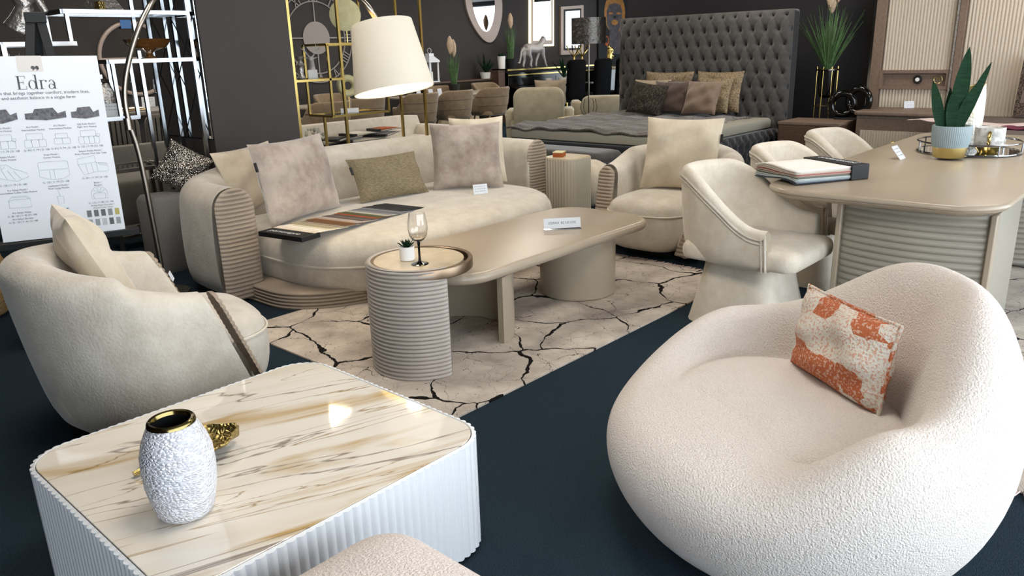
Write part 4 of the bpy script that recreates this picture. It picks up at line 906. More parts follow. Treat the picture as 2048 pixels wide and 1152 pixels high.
# ============================================================ cream fluted bedroom set on the right
def fluted(y0,y1,z0,z1,x,pitch=.034,amp=.011):
    n=int((y0-y1)/pitch); return B().grid(lambda u,v:(x-amp*abs(sin(PI*n*u)),y0+(y1-y0)*u,z0+(z1-z0)*v),n*6,1)
X2=9.8
t=thing('wall_panel_headboard','cream fluted bedroom wall panel with taupe wooden frame and small lit niche','headboard',(X2,1.6,0))
yA=px(1741,150,u=X2).y-1.6; yB=px(1905,150,u=X2).y-1.6; yC=px(1926,100,u=X2).y-1.6
obj('back_board',B().box(.02,.14,-3.2,yA,0,2.6),'beigewood',t,smooth=0)
obj('chrome_edge',B().box(-.012,.02,yA,yA+.028,.3,2.6),'chrome',t,smooth=0)
obj('stile',B().box(-.03,.02,yA-.115,yA-.001,.3,2.6),'beigewood',t,bevel=.004)
zn0,zn1=px(1820,178,u=X2).z,px(1820,140,u=X2).z
obj('fluted_panel',fluted(yA-.117,yB,zn1,2.6,.01),'flute',t,smooth=70,fix=False,label='cream vertically fluted panel above the niche')
obj('fluted_panel',fluted(yA-.117,yB,.5,zn0,.01),'flute',t,smooth=70,fix=False,label='cream vertically fluted panel below the niche')
nb_=B(); yl,yr=yA-.11,yB+.02
for a in ((yl,yr,zn0,zn0+.035),(yl,yr,zn1-.035,zn1),(yl,yl-.035,zn0+.035,zn1-.035),(yr+.035,yr,zn0+.035,zn1-.035)): nb_.box(-.035,.02,min(a[0],a[1]),max(a[0],a[1]),a[2],a[3])
nb_.box(.012,.019,yr,yl,zn0,zn1)
ni=obj('niche',nb_,'beigewood',t,smooth=0,label='taupe framed recessed niche')
zm=(zn0+zn1)/2
obj('socket',B().torus((0,0,0),.035,.012,24,8,'x'),'black',ni,loc=(.0,yr+.33,zm)); obj('socket_centre',B().lathe([(.022,0),(.022,.01),(.008,.012)],20),'ceramic',ni,loc=(.0,yr+.33,zm),rot=(0,-PI/2,0))
em=obj('emblem_ring',B().torus((0,0,0),.042,.004,28,6,'x'),'goldcer',ni,loc=(.0,yr+.12,zm)); text('emblem_text','M','goldcer',.05,ni,(.004,yr+.12,zm),(PI/2,0,-PI/2),ext=.001)
obj('stile',B().box(-.05,.02,yC,yB-.001,.3,2.6),'beigewood',t,bevel=.004); obj('chrome_edge',B().box(-.055,.02,yB,yB+.02,.3,2.6),'silver',t,smooth=0)
yD=px(2040,80,u=X2).y-1.6
obj('fluted_panel',fluted(yC-.002,-3.1,.5,2.6,.0),'flute',t,smooth=70,fix=False,label='wide cream fluted panel behind the second bed')
t=thing('nightstand','taupe nightstand with fluted drawer and gold knob by the fluted panel','nightstand',(9.38,2.63,0))
obj('top_panel',slab(B(),rrect(.33,.44,.05,5),nose(.70,.745,.012,3)),'beigewood',t,smooth=40); obj('cabinet',B().box(-.29,.3,-.41,.41,.0,.699),'beigewood',t,bevel=.004)
obj('chrome_strip',B().box(-.296,-.289,-.41,.41,.665,.685),'chrome',t,smooth=0)
dr=obj('drawer_front',B().grid(lambda u,v:(-.292-.008*abs(sin(PI*26*u)),.36-.75*u,.12+.42*v),26*6,1),'flute',t,smooth=70,fix=False,label='cream fluted drawer front'); obj('knob',B().lathe([(.012,0),(.014,.02),(.034,.03),(.036,.042),(.02,.05)],24),'gold',dr,loc=(-.30,-.02,.4),rot=(0,-PI/2,0),label='round gold knob')
q=px(1818,216,z=.746); price_card('price_card',(q.x,q.y,.746),(math.radians(-12),0,math.radians(-48)),.11,.075,'white price card standing on the fluted drawer nightstand')
# glossy glass reflection plate on that nightstand
t=thing('bed','bed with grey brown spread in front of the cream fluted panel','bed',(8.6,.95,0))
obj('base',B().box(-1.1,1.1,-1.05,1.05,0,.4),'beigewood',t,bevel=.01)
obj('bedspread',slab(B(),resample(rrect(1.13,1.08,.1,8),120),[(.1,.02),(.3,.015),(.5,.01),(.62,0),(.665,-.03),(.68,-.09)],[(.684,.7),(.684,.3)]),'gspread',t,smooth=60)
make_pillow('bed_pillow',.8,.6,.18,'gsatin',(9.48,1.22,.688),(math.radians(-14),0,math.radians(-90)),'grey brown satin pillow with lattice trim on the second bed',31,cat='pillow')
pt=[o for o in bpy.data.objects if o.get('label','').startswith('grey brown satin pillow')][0]
b=B(); 
for s in (-1,1): b.add([(s*.40,-.012,0),(s*.30,-.06,.03),(s*.30,-.07,.58),(s*.40,-.012,.62)],[(0,1,2,3)])
b.add([(-.40,-.012,.62),(.40,-.012,.62),(.30,-.065,.52),(-.30,-.065,.52)],[(0,1,2,3)]); obj('lattice_trim',b,'leopard',pt,smooth=0)
for k,(x,y,m,nm,w,l) in enumerate(((2010,250,'pinkf','pale pink fabric sample draped on the second bed',.26,.55),(2032,257,'wine','wine red fabric sample on the second bed',.22,.3),(1862,242,'pinkf','pale pink and grey samples at the near corner of the second bed',.2,.4))):
    q=px(x,y,z=.69); g=B().grid(lambda u,v:(-w/2+w*u,-l/2+l*v,.004+.004*k+.006*sin(9*v+k)+.004*sin(7*u)),10,14); o=obj('fabric_sample',g,m,loc=(q.x,q.y,.69),rot=(0,0,.2-.3*k),fix=False); tag(o,nm,'fabric sample','fabric samples on the second bed'); d=o.modifiers.new('thickness','SOLIDIFY'); d.thickness=.006
# ============================================================ left nightstand with silver lamp, cream chairs behind the bed
q=Vector((9.02,6.69,0))
t=thing('nightstand','pale topped nightstand left of the tufted bed','nightstand',(q.x+.06,q.y+.08,0)); obj('cabinet',B().box(-.25,.25,-.3,.3,0,.528),'wood',t,bevel=.004); obj('top_panel',B().box(-.27,.27,-.32,.32,.529,.56),'pale',t,bevel=.003)
t=thing('table_lamp','tall lamp with crumpled silver drum shade and thin pole by the bed','lamp',(q.x,q.y,.5605))
z1,z0=zat(1172,36,q)-.56,zat(1172,88,q)-.56
obj('pole',B().tube([(0,0,.02),(0,0,z1-.02)],.009,8),'steel',t)
obj('lamp_shade',B().lathe([(.235,z0),(.235,z1),(.231,z1),(.231,z0)],56,c0=False,c1=False),'crumple',t,label='crumpled silver drum shade')
obj('base',B().lathe([(.09,0),(.09,.012),(.02,.02)],32),'steel',t)
for k in range(5):
    a=2*PI*k/5; obj('wire_cage',B().tube([(r*cos(a),r*sin(a),z) for r,z in ((.04,.02),(.1,.07),(.125,.14),(.11,.2),(.095,.25))],.004,6),'black',t)
obj('spider',B().bar((-.23,0,z1-.03),(.23,0,z1-.03),.006),'steel',t)
def cream_seat(name,loc,rz,w,h,lab,mm='cchair'):
    t=thing(name,lab,'armchair',loc,rz)
    obj('backrest',B().loft([[(x,y0,z+.28+(h-.28)/2) for x,z in rrect(w/2*s,(h-.28)/2*s,.16*s,8)] for y0,s in ((.30,.9),(.33,.98),(.36,1),(.42,1),(.45,.98),(.47,.9))]),mm,t,smooth=60,rot=(math.radians(-6),0,0))
    obj('seat',slab(B(),resample(rrect(w/2+.08,.36,.12,8),80),[(.08,-.04),(.12,0),(.4,.01),(.44,-.03)],[(.455,.8)]),mm,t,smooth=60)
    for s in (1,-1): obj('armrest',slab(B(),resample(rrect(.09,.33,.08,6,(s*(w/2+.06),-.02)),48),[(.1,-.01),(.4,0),(.55,0),(.585,-.03)],[(.59,.6)]),mm,t,smooth=60)
    obj('plinth',B().box(-w/2,w/2,-.3,.3,0,.08),'black',t); return t
q=px(1083,254,v=8.0); cs=cream_seat('armchair',(q.x+.33,q.y+.3,0),math.radians(128),.80,px(1083,168,v=8.0).z,'cream grey armchair with rounded square back seen from behind the bed')
make_pillow('scatter_cushion',.5,.4,.14,'pcream',(q.x+.18,q.y-.05,.66),(math.radians(14),0,math.radians(-52)),'beige cushion peeking over the back of the cream grey armchair',33)
q=px(1208,226,v=8.3); cream_seat('armchair',(q.x+.2,q.y+.2,0),math.radians(130),.8,.74,'low cream armchair partly hidden behind the bedside lamp')
# ============================================================ beige dining group at the back
def bchair(label,loc,rz,group,m='bchair',first=[None]):
    if first[0] is None:
        t=thing('dining_chair',label,'dining chair',loc,rz,group); a_,b_=.27,.27
        path=resample([(a_,-.22),(a_,-.1)]+[(a_*cos(PI*k/24),.0+b_*sin(PI*k/24)) for k in range(25)]+[(-a_,-.1),(-a_,-.22)],36,False); n=len(path)
        hs=[.66+.22*smoothstep(.1,.6,1-abs(2*i/(n-1)-1)) for i in range(n)]
        b=B(); shell(b,path,hs,[.035]*n,.42,.16,0,.004); obj('backrest',b,m,t,smooth=60)
        N=normals(path,False)
        for z in (.56,.72):
            obj('seam',B().tube([(p[0]+nn[0]*(.036+.16*(z-.42)+.004),p[1]+nn[1]*(.036+.16*(z-.42)+.004),z) for p,nn in list(zip(path,N))[6:-6]],.004,5),'pmauve',t)
        obj('seat',slab(B(),resample(rrect(.27,.26,.08,6,(0,-.03)),60),[(.38,-.04),(.4,0),(.46,0),(.48,-.03)],[(.485,.7)]),m,t,smooth=60)
        for sx in (1,-1):
            for sy in (1,-1): obj('leg',B().tube([(sx*.2,sy*.18,.4),(sx*.27,sy*.25,0)],[.016,.011],8),'leg',t)
        first[0]=t; return t
    return dup(first[0],loc,rz,label,group)
BG='beige shell dining chairs at the back'
for x,v,lab in ((905,10.0,'beige quilted shell chair, middle of the three backs right of the lampshade'),(979,10.0,'beige quilted shell chair, rightmost of the three backs toward us'),(833,10.0,'beige quilted shell chair partly hidden by the white lampshade'),(650,9.7,'beige shell chair seen through the gold shelf, near its left post'),(722,9.9,'beige shell chair seen through the gold shelf, behind the small ring ornament')):
    q=px(x,205,v=v); bchair(lab,(q.x,q.y,0),math.radians(180),BG)
for x,lab in ((884,'beige chair across the back table, behind the grass pot'),(978,'beige chair across the back table, under the aloe plant'),(668,'beige chair across the left back table, behind the gold shelf')):
    q=px(x,164,v=11.3); bchair(lab,(q.x,q.y,0),0,BG)
def dtable(x0,x1,y0,y1,lab,m='tablewht'):
    t=thing('dining_table',lab,'dining table',((x0+x1)/2,(y0+y1)/2,0)); obj('tabletop',slab(B(),resample(rrect((x1-x0)/2,(y1-y0)/2,.1,6),60),nose(.72,.76,.012,3)),m,t,smooth=40)
    obj('pedestal',slab(B(),rrect((x1-x0)*.22,(y1-y0)*.3,.05,4),[(0,0),(.72,-.05)]),'pale',t,smooth=40); return t
xa,xb=px(800,175,v=10.9).x,px(985,165,v=10.9).x
dtable(xa,xb,10.42,11.3,'back dining table with beige shell chairs around it')
xl,xr=px(600,200,v=10.6).x,px(735,190,v=10.6).x
dtable(xl,xr,10.25,11.1,'back dining table behind the gold shelf')
for k,(x,y) in enumerate(((838,176),(862,172),(880,171))):
    q=px(x,y+2,v=10.62); price_card('price_card',(q.x,q.y,.7605),(math.radians(-10),0,.2),.12,.12,['white printed card on the back table, nearest the lampshade','white printed card on the back table, second from the lampshade','white printed card on the back table, third from the lampshade'][k],3)
q=px(908,163,v=10.95); grass_plant('ornamental_grass',(q.x,q.y,.761),.62,'grass plant with two cream plumes on the back dining table',nb=70,spread=.2,potr=.11,poth=.16,seed=1)
q=px(972,155,v=11.95)
# low walnut chest + console along the back wall
CZ=px(1100,133,v=11.5).z
x0,x1=px(1014,133,v=11.5).x,px(1197,122,v=11.5).x
t=thing('console','long black gloss console with gold edges along the back wall','console',((x0+x1)/2,11.72,0)); w=(x1-x0)/2
obj('cabinet',B().box(-w+.05,w-.05,-.2,.2,.05,CZ-.09),'gloss',t,bevel=.005); obj('top_panel',B().box(-w,w,-.23,.23,CZ-.04,CZ),'gloss',t,bevel=.004)
obj('gold_edge',B().box(-w-.005,w+.005,-.24,-.231,CZ-.04,CZ-.012),'gold',t,smooth=0); obj('gold_edge',B().box(-w+.04,w-.04,-.215,-.201,CZ-.15,CZ-.125),'gold',t,smooth=0)
for k in range(4): obj('door',B().box(-w+.07+(2*w-.14)*k/4+.01,-w+.07+(2*w-.14)*(k+1)/4-.01,-.212,-.201,.1,CZ-.2),'gloss',t,smooth=0)
ya=px(1220,135,v=11.5); xa2,xb2=x1+.06,px(1262,132,v=11.2).x
t=thing('console','pale topped tall table right of the black console','table',((xa2+xb2)/2,11.3,0)); zt=px(1215,135,v=11.2).z
obj('tabletop',B().box(-(xb2-xa2)/2,(xb2-xa2)/2,-.3,.3,zt-.05,zt),'tablewht',t,bevel=.01); obj('pedestal',B().box(-.6,.6,-.2,.2,0,zt-.05),'gloss',t,smooth=0)
def blackchair(lab,loc,rz):
    t=thing('dining_chair',lab,'dining chair',loc,rz,'black velvet chairs at the back'); obj('backrest',B().loft([[(x,y0+.06*(z+.35),z+.78) for x,z in rrect(.25*s,.36*s,.08,6)] for y0,s in ((.2,.94),(.215,1),(.26,1),(.275,.94))]),'bvel',t,smooth=60)
    obj('seat',slab(B(),rrect(.26,.26,.06,4),[(.38,-.02),(.4,0),(.46,0),(.49,-.04)]),'bvel',t,smooth=40)
    for sx in (1,-1):
        for sy in (1,-1): obj('leg',B().tube([(sx*.2,sy*.2,.385),(sx*.22,sy*.22,0)],[.015,.01],8),'gold',t)
    return t
for x,lab in ((1130,'black velvet dining chair under the small aloe pot at the back'),(1183,'black velvet dining chair behind the silver lamp pole'),(1225,'black velvet dining chair nearest the tufted headboard at the back')):
    q=px(x,190,v=10.5); c0=blackchair(lab,(q.x,q.y,0),math.radians(180)); c0.scale=(1.15,1.15,1.12)
xq,xw=px(1030,170,v=11.1).x,px(1165,160,v=11.1).x
t=thing('dining_table','black gloss dining table in front of the black console','dining table',((xq+xw)/2,11.05,0)); obj('tabletop',B().box(-(xw-xq)/2,(xw-xq)/2,-.28,.28,.72,.77),'gloss',t,bevel=.01); obj('pedestal',B().box(-.9,.9,-.15,.15,0,.72),'gloss',t,smooth=0)
q=px(1098,160,v=10.95); t=thing('place_setting','white cup on the black dining table at the back','cup',(q.x,q.y,.7705)); obj('cup_body',B().lathe([(.04,0),(.07,.05),(.075,.13),(.07,.13),(.06,.05)],20),'ceramic',t); obj('saucer',B().lathe([(.05,-.0002),(.11,.012)],24,c1=True),'plate',t)
t.name='cup'
# things on the console
def potted(x,y,v,z,potr,poth,lab,aloe=True,m='ceramic',s=1):
    q=px(x,y,v=v); t=thing('potted_plant',lab,'plant',(q.x,q.y,z)); obj('pot',B().lathe([(potr*.8,0),(potr,poth),(potr*.88,poth),(potr*.8,poth*.8)],24),m,t,label='white pot'); b=B(); r=random.Random(x)
    for k in range(14 if aloe else 26):
        a=k*2.4; sp_=r.uniform(.2,1.1) if aloe else r.uniform(.3,2); leafblade(b,(0,0,poth*.85),(cos(a)*sp_,sin(a)*sp_,1),r.uniform(.2,.36)*s if aloe else .13*s,.035*s,.1)
    obj('leaves',b,'dgreen',t); return t
potted(1003,126,11.72,CZ+.0005,.09,.26,'round leafed plant in tall white pot at the left end of the console',False)
potted(1128,147,10.98,.7705,.14,.13,'aloe plant in a low white pot before the black console',True,s=1.5)
q=px(970,158,v=11.95); 
t=thing('sideboard','low dark sideboard against the back wall behind the beige chairs','sideboard',((px(850,150,v=11.95).x+px(980,150,v=11.95).x)/2,11.97,0)); sw=(px(980,150,v=11.95).x-px(850,150,v=11.95).x)/2; SBZ=px(950,159,v=11.8).z
obj('cabinet',B().box(-sw,sw,-.2,.2,.05,SBZ-.03),'wallL',t,bevel=.004); obj('top_panel',B().box(-sw-.02,sw+.02,-.22,.22,SBZ-.0295,SBZ),'wood',t,bevel=.003)
potted(972,159,11.9,SBZ+.0005,.13,.13,'aloe plant in a white pot on the low sideboard',True,s=1.3)
q=px(862,165,v=11.9); t=thing('lantern','white and dark lantern beside the lampshade at the back','lantern',(q.x,q.y,SBZ+.0005))
for sx in (1,-1):
    for sy in (1,-1): obj('corner_post',B().box(sx*.11-.012,sx*.11+.012,sy*.11-.012,sy*.11+.012,.02,.38),'white',t,smooth=0)
obj('base',B().box(-.13,.13,-.13,.13,0,.02),'white',t,smooth=0); obj('roof',B().loft([[(sx*r,sy*r,z) for sx,sy in ((1,1),(-1,1),(-1,-1),(1,-1))] for r,z in ((.14,.38),(.14,.41),(.06,.5),(.06,.55))]),'white',t,smooth=0); obj('ring_handle',B().torus((0,0,.6),.05,.008,24,6,'y'),'steel',t); obj('candle',B().lathe([(.05,.021),(.05,.2)],20),'ceramic',t)
q=px(1022,125,v=11.75); grass_plant('ornamental_grass',(q.x,q.y,CZ+.0005),.78,'grass plant with one cream plume on the black console',nb=60,spread=.12,potr=.13,poth=.2,plumes=1,seed=2)
q=px(1002,142,v=11.45); t=thing('storage_box','brown box at the left end of the black console','box',(x0-.12,11.75,0)); obj('box_body',B().box(-.1,.1,-.2,.2,0,CZ-.06),'wood',t,bevel=.004); obj('lid',B().box(-.105,.105,-.205,.205,CZ-.0595,CZ-.03),'wood',t,bevel=.003)
def statue(name,lab,cat,loc,rz,chains,m,vox,base=None,sc=1,extra=None):
    t=thing(name,lab,cat,loc,rz); b=B()
    for pts,r in chains: b.tube([Vector(p)*sc for p in pts],[q*sc for q in r],10)
    for c,r in extra or []: b.ball(tuple(Vector(c)*sc),tuple(q*sc for q in r))
    obj('figure',b,m,t,smooth=80,remesh=vox*sc,smit=3)
    if base: obj('base',B().box(*[q*sc for q in base]),'ceramic',t,bevel=.004)
    return t
q=px(1068,127,v=11.72)
statue('leopard_statue','silver walking leopard statue on the black console','statue',(q.x,q.y,CZ),0,
 [([(-.30,0,.42),(-.15,0,.43),(.05,0,.41),(.22,0,.45)],[0.095,0.115,0.108,0.115]),([(.2,0,.46),(.29,0,.55),(.34,0,.62)],[0.095,0.074,0.068]),([(.32,0,.64),(.38,0,.62),(.43,0,.60)],[0.068,0.061,0.034]),
  ([(-.30,.03,.42),(-.34,.03,.28),(-.31,.03,.16),(-.36,.03,.03),(-.33,.03,.012)],[0.088,0.061,0.034,0.027,0.030]),([(-.26,-.04,.42),(-.22,-.04,.28),(-.14,-.04,.17),(-.17,-.04,.03),(-.13,-.04,.012)],[0.088,0.061,0.034,0.027,0.030]),
  ([(.2,.03,.42),(.17,.03,.26),(.12,.03,.14),(.10,.03,.03),(.13,.03,.012)],[0.081,0.047,0.030,0.024,0.027]),([(.24,-.04,.42),(.29,-.04,.26),(.36,-.04,.12),(.39,-.04,.03),(.43,-.04,.012)],[0.081,0.047,0.030,0.024,0.027]),
  ([(-.34,0,.44),(-.44,0,.36),(-.48,0,.2),(-.52,0,.1),(-.58,0,.12)],[0.041,0.027,0.023,0.023,0.020])],'statue',.014,sc=.95,extra=[((.335,.03,.685),(.015,.01,.02)),((.335,-.03,.685),(.015,.01,.02))])
for k,x in enumerate((1148,1164)):
    q=px(x,124,v=11.72); t=thing('candelabrum',['gold branching tree candle holder on the console, left of a pair','gold branching tree candle holder on the console, right of a pair'][k],'candle holder',(q.x,q.y,CZ+.0005),0,'gold tree candle holders'); obj('base',B().lathe([(.09,0),(.05,.04),(.025,.12),(.022,.2)],20),'gold',t)
    for j in range(7):
        a=2*PI*j/7; obj('branch',B().tube([(0,0,.18),(.08*cos(a),.08*sin(a),.26),(.15*cos(a),.15*sin(a),.34),(.19*cos(a),.19*sin(a),.44)],[.016,.013,.011,.016],6),'gold',t)
q=px(1218,130,v=11.3); statue('gold_statue','gold embracing figures statue on the pale tall table','statue',(q.x,q.y,zt),0,[([(0,0,.01),(.0,0,.15),(.03,0,.3),(.0,0,.42)],[.09,.06,.07,.04]),([(.06,0,.02),(.05,.02,.2),(.1,0,.36),(.16,0,.44)],[.06,.05,.05,.03]),([(0,0,.3),(.1,-.05,.26),(.13,0,.2)],[.03,.03,.025])],'gold',.014,extra=[((0,0,.46),(.045,.045,.05)),((.1,0,.42),(.045,.045,.05))])
# ============================================================ wall decoration on the back wall
WV=12.195
def wp(x,y,d=0): p=px(x,y,v=WV); return Vector((p.x,-d,p.z))
def wthing(name,lab,cat): return thing(name,lab,cat,(0,WV,0))
def wpoly(name,pix,m,t,d0,d1,**k): 
    return obj(name,B().poly([wp(x,y,d0) for x,y in pix],(0,-(d1-d0),0)),m,t,smooth=30,**k)
def egg2(cx,cy,rx,ry,k,n=48,rot=0):
    o=[]
    for j in range(n):
        a=2*PI*j/n; x,y=cos(a),sin(a); x*=1-k*y; X,Y=rx*x,ry*y; o.append((cx+X*cos(rot)-Y*sin(rot),cy+X*sin(rot)+Y*cos(rot)))
    return o
t=wthing('wall_mirror','organic oval mirror in a wide taupe frame on the back wall','mirror'); wpoly('frame',egg2(967,20,35,66,.28,rot=-.16),'mfr',t,.0,.05); wpoly('mirror_glass',egg2(964,12,22,52,.2,rot=-.1),'mirror',t,.051,.056)
sq=lambda x0,x1,y0,y1,s=-.07:[(x0,y0-(x0-(x0+x1)/2)*-s),(x1,y0+(x1-(x0+x1)/2)*s),(x1,y1+(x1-(x0+x1)/2)*s*.6),(x0,y1+(x0-(x0+x1)/2)*s*.6)]
t=wthing('wall_mirror','rectangular back lit mirror with warm glowing border on the back wall','mirror'); wpoly('led_border',sq(1057,1106,-40,93),'led',t,.0,.03); wpoly('frame',sq(1060,1103,-38,89),'mfr',t,.031,.04); wpoly('led_inner_border',sq(1063.5,1099.5,-36,81),'led',t,.041,.044); wpoly('mirror_glass',sq(1065,1098,-34,79),'mirror',t,.045,.05)
t=wthing('wall_mirror','smaller rectangular mirror in a wide taupe frame behind the silver lamp','mirror'); wpoly('frame',sq(1119,1164,12,109),'mfr',t,.0,.05); wpoly('bevel_strip',sq(1124,1159,18,100),'black',t,.051,.055); wpoly('mirror_glass',sq(1127,1156,22,96),'mirror',t,.056,.06)
t=wthing('wall_picture','tall dark canvas of a face with gold headwrap, lips and earrings','picture'); wpoly('canvas',sq(1194,1254,-60,128),'canvas',t,.0,.05)
def el(cx,cy,rx,ry,n=32): return [(cx+rx*cos(2*PI*k/n),cy+ry*sin(2*PI*k/n)) for k in range(n)]
D=[.0505]
def pp(nm,pts,m): D[0]+=.001; wpoly(nm,pts,m,t,D[0]-.0005,D[0])
pp('painted_neck',[(1216,62),(1238,62),(1240,95),(1246,108),(1210,108),(1215,95)],'skin'); pp('painted_headwrap',el(1226,26,21,40),'pgoldp'); pp('painted_face',[(1210,22),(1215,10),(1226,6),(1237,10),(1241,22),(1240,48),(1233,64),(1225,69),(1217,64),(1210,48)],'skin')
pp('painted_lips',el(1226,45,6.5,5.5),'pgoldp'); pp('painted_nose',el(1226,34,3.5,3),'canvas')
for s in (-1,1): pp('painted_eyelid',el(1226+s*8,27,4.5,2.2),'pgoldp')
for x in (1210,1244): pp('painted_earring',el(x,82,4.5,10),'orange'); pp('painted_earring_centre',el(x,80,2.5,6),'canvas')
# clock
t=wthing('wall_clock','large grey skeleton wall clock with roman numerals behind the gold shelf','clock'); c0=wp(632,76); rz_=(wp(632,43).z-c0.z)
b=B(); n=64
obj('centre_disc',B().loft([[(c0.x+rz_*cos(2*PI*k/n),-d,c0.z+rz_*sin(2*PI*k/n)) for k in range(n)] for d in (.0,.02)]),'clockm',t,smooth=30)
for f in (2.2,2.75): obj('ring',B().torus((c0.x,-.012,c0.z),rz_*f,.013,72,6,'y'),'clockm',t)
for k in range(4): a=PI/2*k; obj('spoke',B().bar((c0.x+rz_*cos(a),-.01,c0.z+rz_*sin(a)),(c0.x+rz_*2.75*cos(a),-.01,c0.z+rz_*2.75*sin(a)),.022,.012),'clockm',t,smooth=0)
num=['XII','I','II','III','IIII','V','VI','VII','VIII','IX','X','XI']
for h in range(12):
    a=PI/2-2*PI*h/12; b=B(); s=num[h]; wd={'I':.05,'V':.11,'X':.11}; tot=sum(wd[c] for c in s); x=-tot/2
    for c in s:
        segs={'I':[((.025,0),(.025,1))],'V':[((.02,1),(.055,0)),((.055,0),(.09,1))],'X':[((.015,0),(.095,1)),((.095,0),(.015,1))]}[c]
        for (xa_,za),(xb_,zb_2) in segs:
            def P_(xx,zz): 
                rr=rz_*(2.2+.55*zz); tx=(x+xx); return (c0.x+rr*cos(a)+tx*sin(a),-.012,c0.z+rr*sin(a)-tx*cos(a))
            b.bar(P_(xa_,za),P_(xb_,zb_2),.018,.012)
        x+=wd[c]
    obj('numeral',b,'clockm',t,smooth=0)
# round mirror on the left
t=wthing('wall_mirror','round dark mirror in thin cream frame with a blue tape strip','mirror'); c1=wp(270,118); r1=(wp(270,46).z-c1.z)
obj('mirror_glass',B().loft([[(c1.x+r1*.97*cos(2*PI*k/n),-d,c1.z+r1*.97*sin(2*PI*k/n)) for k in range(n)] for d in (.0,.02)]),'dmirror',t,smooth=30); obj('frame',B().torus((c1.x,-.02,c1.z),r1,.03,72,8,'y'),'mfr',t); obj('cross_bar',B().box(c1.x-r1,c1.x+r1,-.04,-.021,c1.z-.025,c1.z+.025),'mfr',t,smooth=0)
obj('blue_tape',B().box(c1.x-.15,c1.x+.0,-.058,-.055,c1.z+r1-.08,c1.z+r1+.04),'bluet',t,smooth=0)
# ============================================================ gold etagere right of the pillar
def frame_bars(b,x0,x1,y0,y1,z,w=.022):
    for p,q in (((x0,y0,z),(x1,y0,z)),((x0,y1,z),(x1,y1,z)),((x0,y0,z),(x0,y1,z)),((x1,y0,z),(x1,y1,z))): b.bar(p,q,w)
GV=6.5; GB=6.9
g0=px(588,150,v=GV).x; g3=px(846,135,v=GV).x; g1=px(686,165,v=GV).x
zA=px(640,160,v=GV).z; zB=px(700,88,v=GV).z; zC=px(720,228,v=GV).z
g05=px(641,150,v=GV+.15).x; gm=px(778,222,v=GV).x
t=thing('etagere','tall staggered polished gold display shelf right of the pillar','display shelf',(g0,GV,0))
L_=lambda x:x-g0
for x,y in ((g0,0),(g0,GB-GV),(g1,0),(g3,0),(g3,GB-GV)): obj('post',B().bar((L_(x),y,0),(L_(x),y,2.7),.026),'gold',t,smooth=0)
obj('post',B().bar((L_(g1)+.02,.4,0),(L_(g1)+.02,.4,zC),.024),'gold',t,smooth=0)
for nm,xa_,xb_,z in (('shelf_frame',g0,g1,zA),('shelf_frame',g05,g3-.25,zB),('shelf_frame',g05,gm,zC),('shelf_frame',g0,g3,2.5)):
    b=B(); frame_bars(b,L_(xa_),L_(xb_),0,GB-GV,z); f_=obj(nm,b,'gold',t,smooth=0); obj('glass_shelf',B().box(L_(xa_)+.012,L_(xb_)-.012,.012,GB-GV-.012,z-.004,z+.004),'dmirror' if z==zA else 'glass',f_,smooth=0)
for x,y in ((g05,0),(g05,GB-GV)): obj('hanger',B().bar((L_(x),y,zC),(L_(x),y,zB),.022),'gold',t,smooth=0)
obj('hanger',B().bar((L_(gm),0,zC),(L_(gm),0,zB),.022),'gold',t,smooth=0); obj('hanger',B().bar((L_(px(718,40,v=GB).x),GB-GV,zB),(L_(px(718,40,v=GB).x),GB-GV,2.5),.022),'gold',t,smooth=0)
q=px(627,160,v=GV+.2)
statue('deer_bust','small silver stag head bust on a grey block on the gold shelf','figurine',(q.x,q.y,zA+.0045),math.radians(-40),[([(0,0,.075),(0,-.01,.12),(0,-.035,.17),(0,-.05,.19)],[.032,.026,.024,.022]),([(0,-.05,.19),(0,-.085,.165)],[.022,.012]),
 ([(.015,-.03,.2),(.05,-.02,.25),(.055,-.02,.31)],[.007,.006,.004]),([(-.015,-.03,.2),(-.05,-.02,.25),(-.055,-.02,.31)],[.007,.006,.004]),([(.05,-.02,.25),(.085,-.02,.28)],[.006,.004]),([(-.05,-.02,.25),(-.085,-.02,.28)],[.006,.004]),([(.02,-.03,.185),(.065,-.03,.195)],[.008,.003]),([(-.02,-.03,.185),(-.065,-.03,.195)],[.008,.003])],'statue',.004,base=(-.04,.04,-.04,.04,0,.085),sc=1.05)
q=px(596,160,v=GV+.08)
t=thing('vase','slim silver ribbed ornament at the left post of the gold shelf','ornament',(q.x+.04,q.y,zA+.0045)); obj('body',B().lathe([(.03+.012*sin(k*1.2)*(k%2),.02*k) for k in range(12)],20),'silver',t); obj('foot',B().lathe([(.035,-.0002),(.03,.01)],20),'silver',t)
q=px(695,86,v=GV+.2)
t=thing('disc_ornament','round pale gold disc ornament on the upper gold shelf','ornament',(q.x,q.y,zB+.0045),math.radians(-40)); rr_=(px(695,-3,v=GV+.2).z-px(695,62,v=GV+.2).z)/2; zc_=px(695,30,v=GV+.2).z-zB-.0045
obj('disc',B().loft([[(rr_*s*cos(2*PI*k/48),d,zc_+rr_*s*sin(2*PI*k/48)) for k in range(48)] for d,s in ((-.012,.96),(-.009,1),(.009,1),(.012,.96))]),'alab',t,smooth=40); obj('stem',B().tube([(0,0,.015),(0,0,zc_-rr_+.01)],.007,8),'gold',t); obj('base',B().box(-.06,.06,-.04,.04,0,.015),'gold',t,bevel=.003)
q=px(700,226,v=GV+.2)
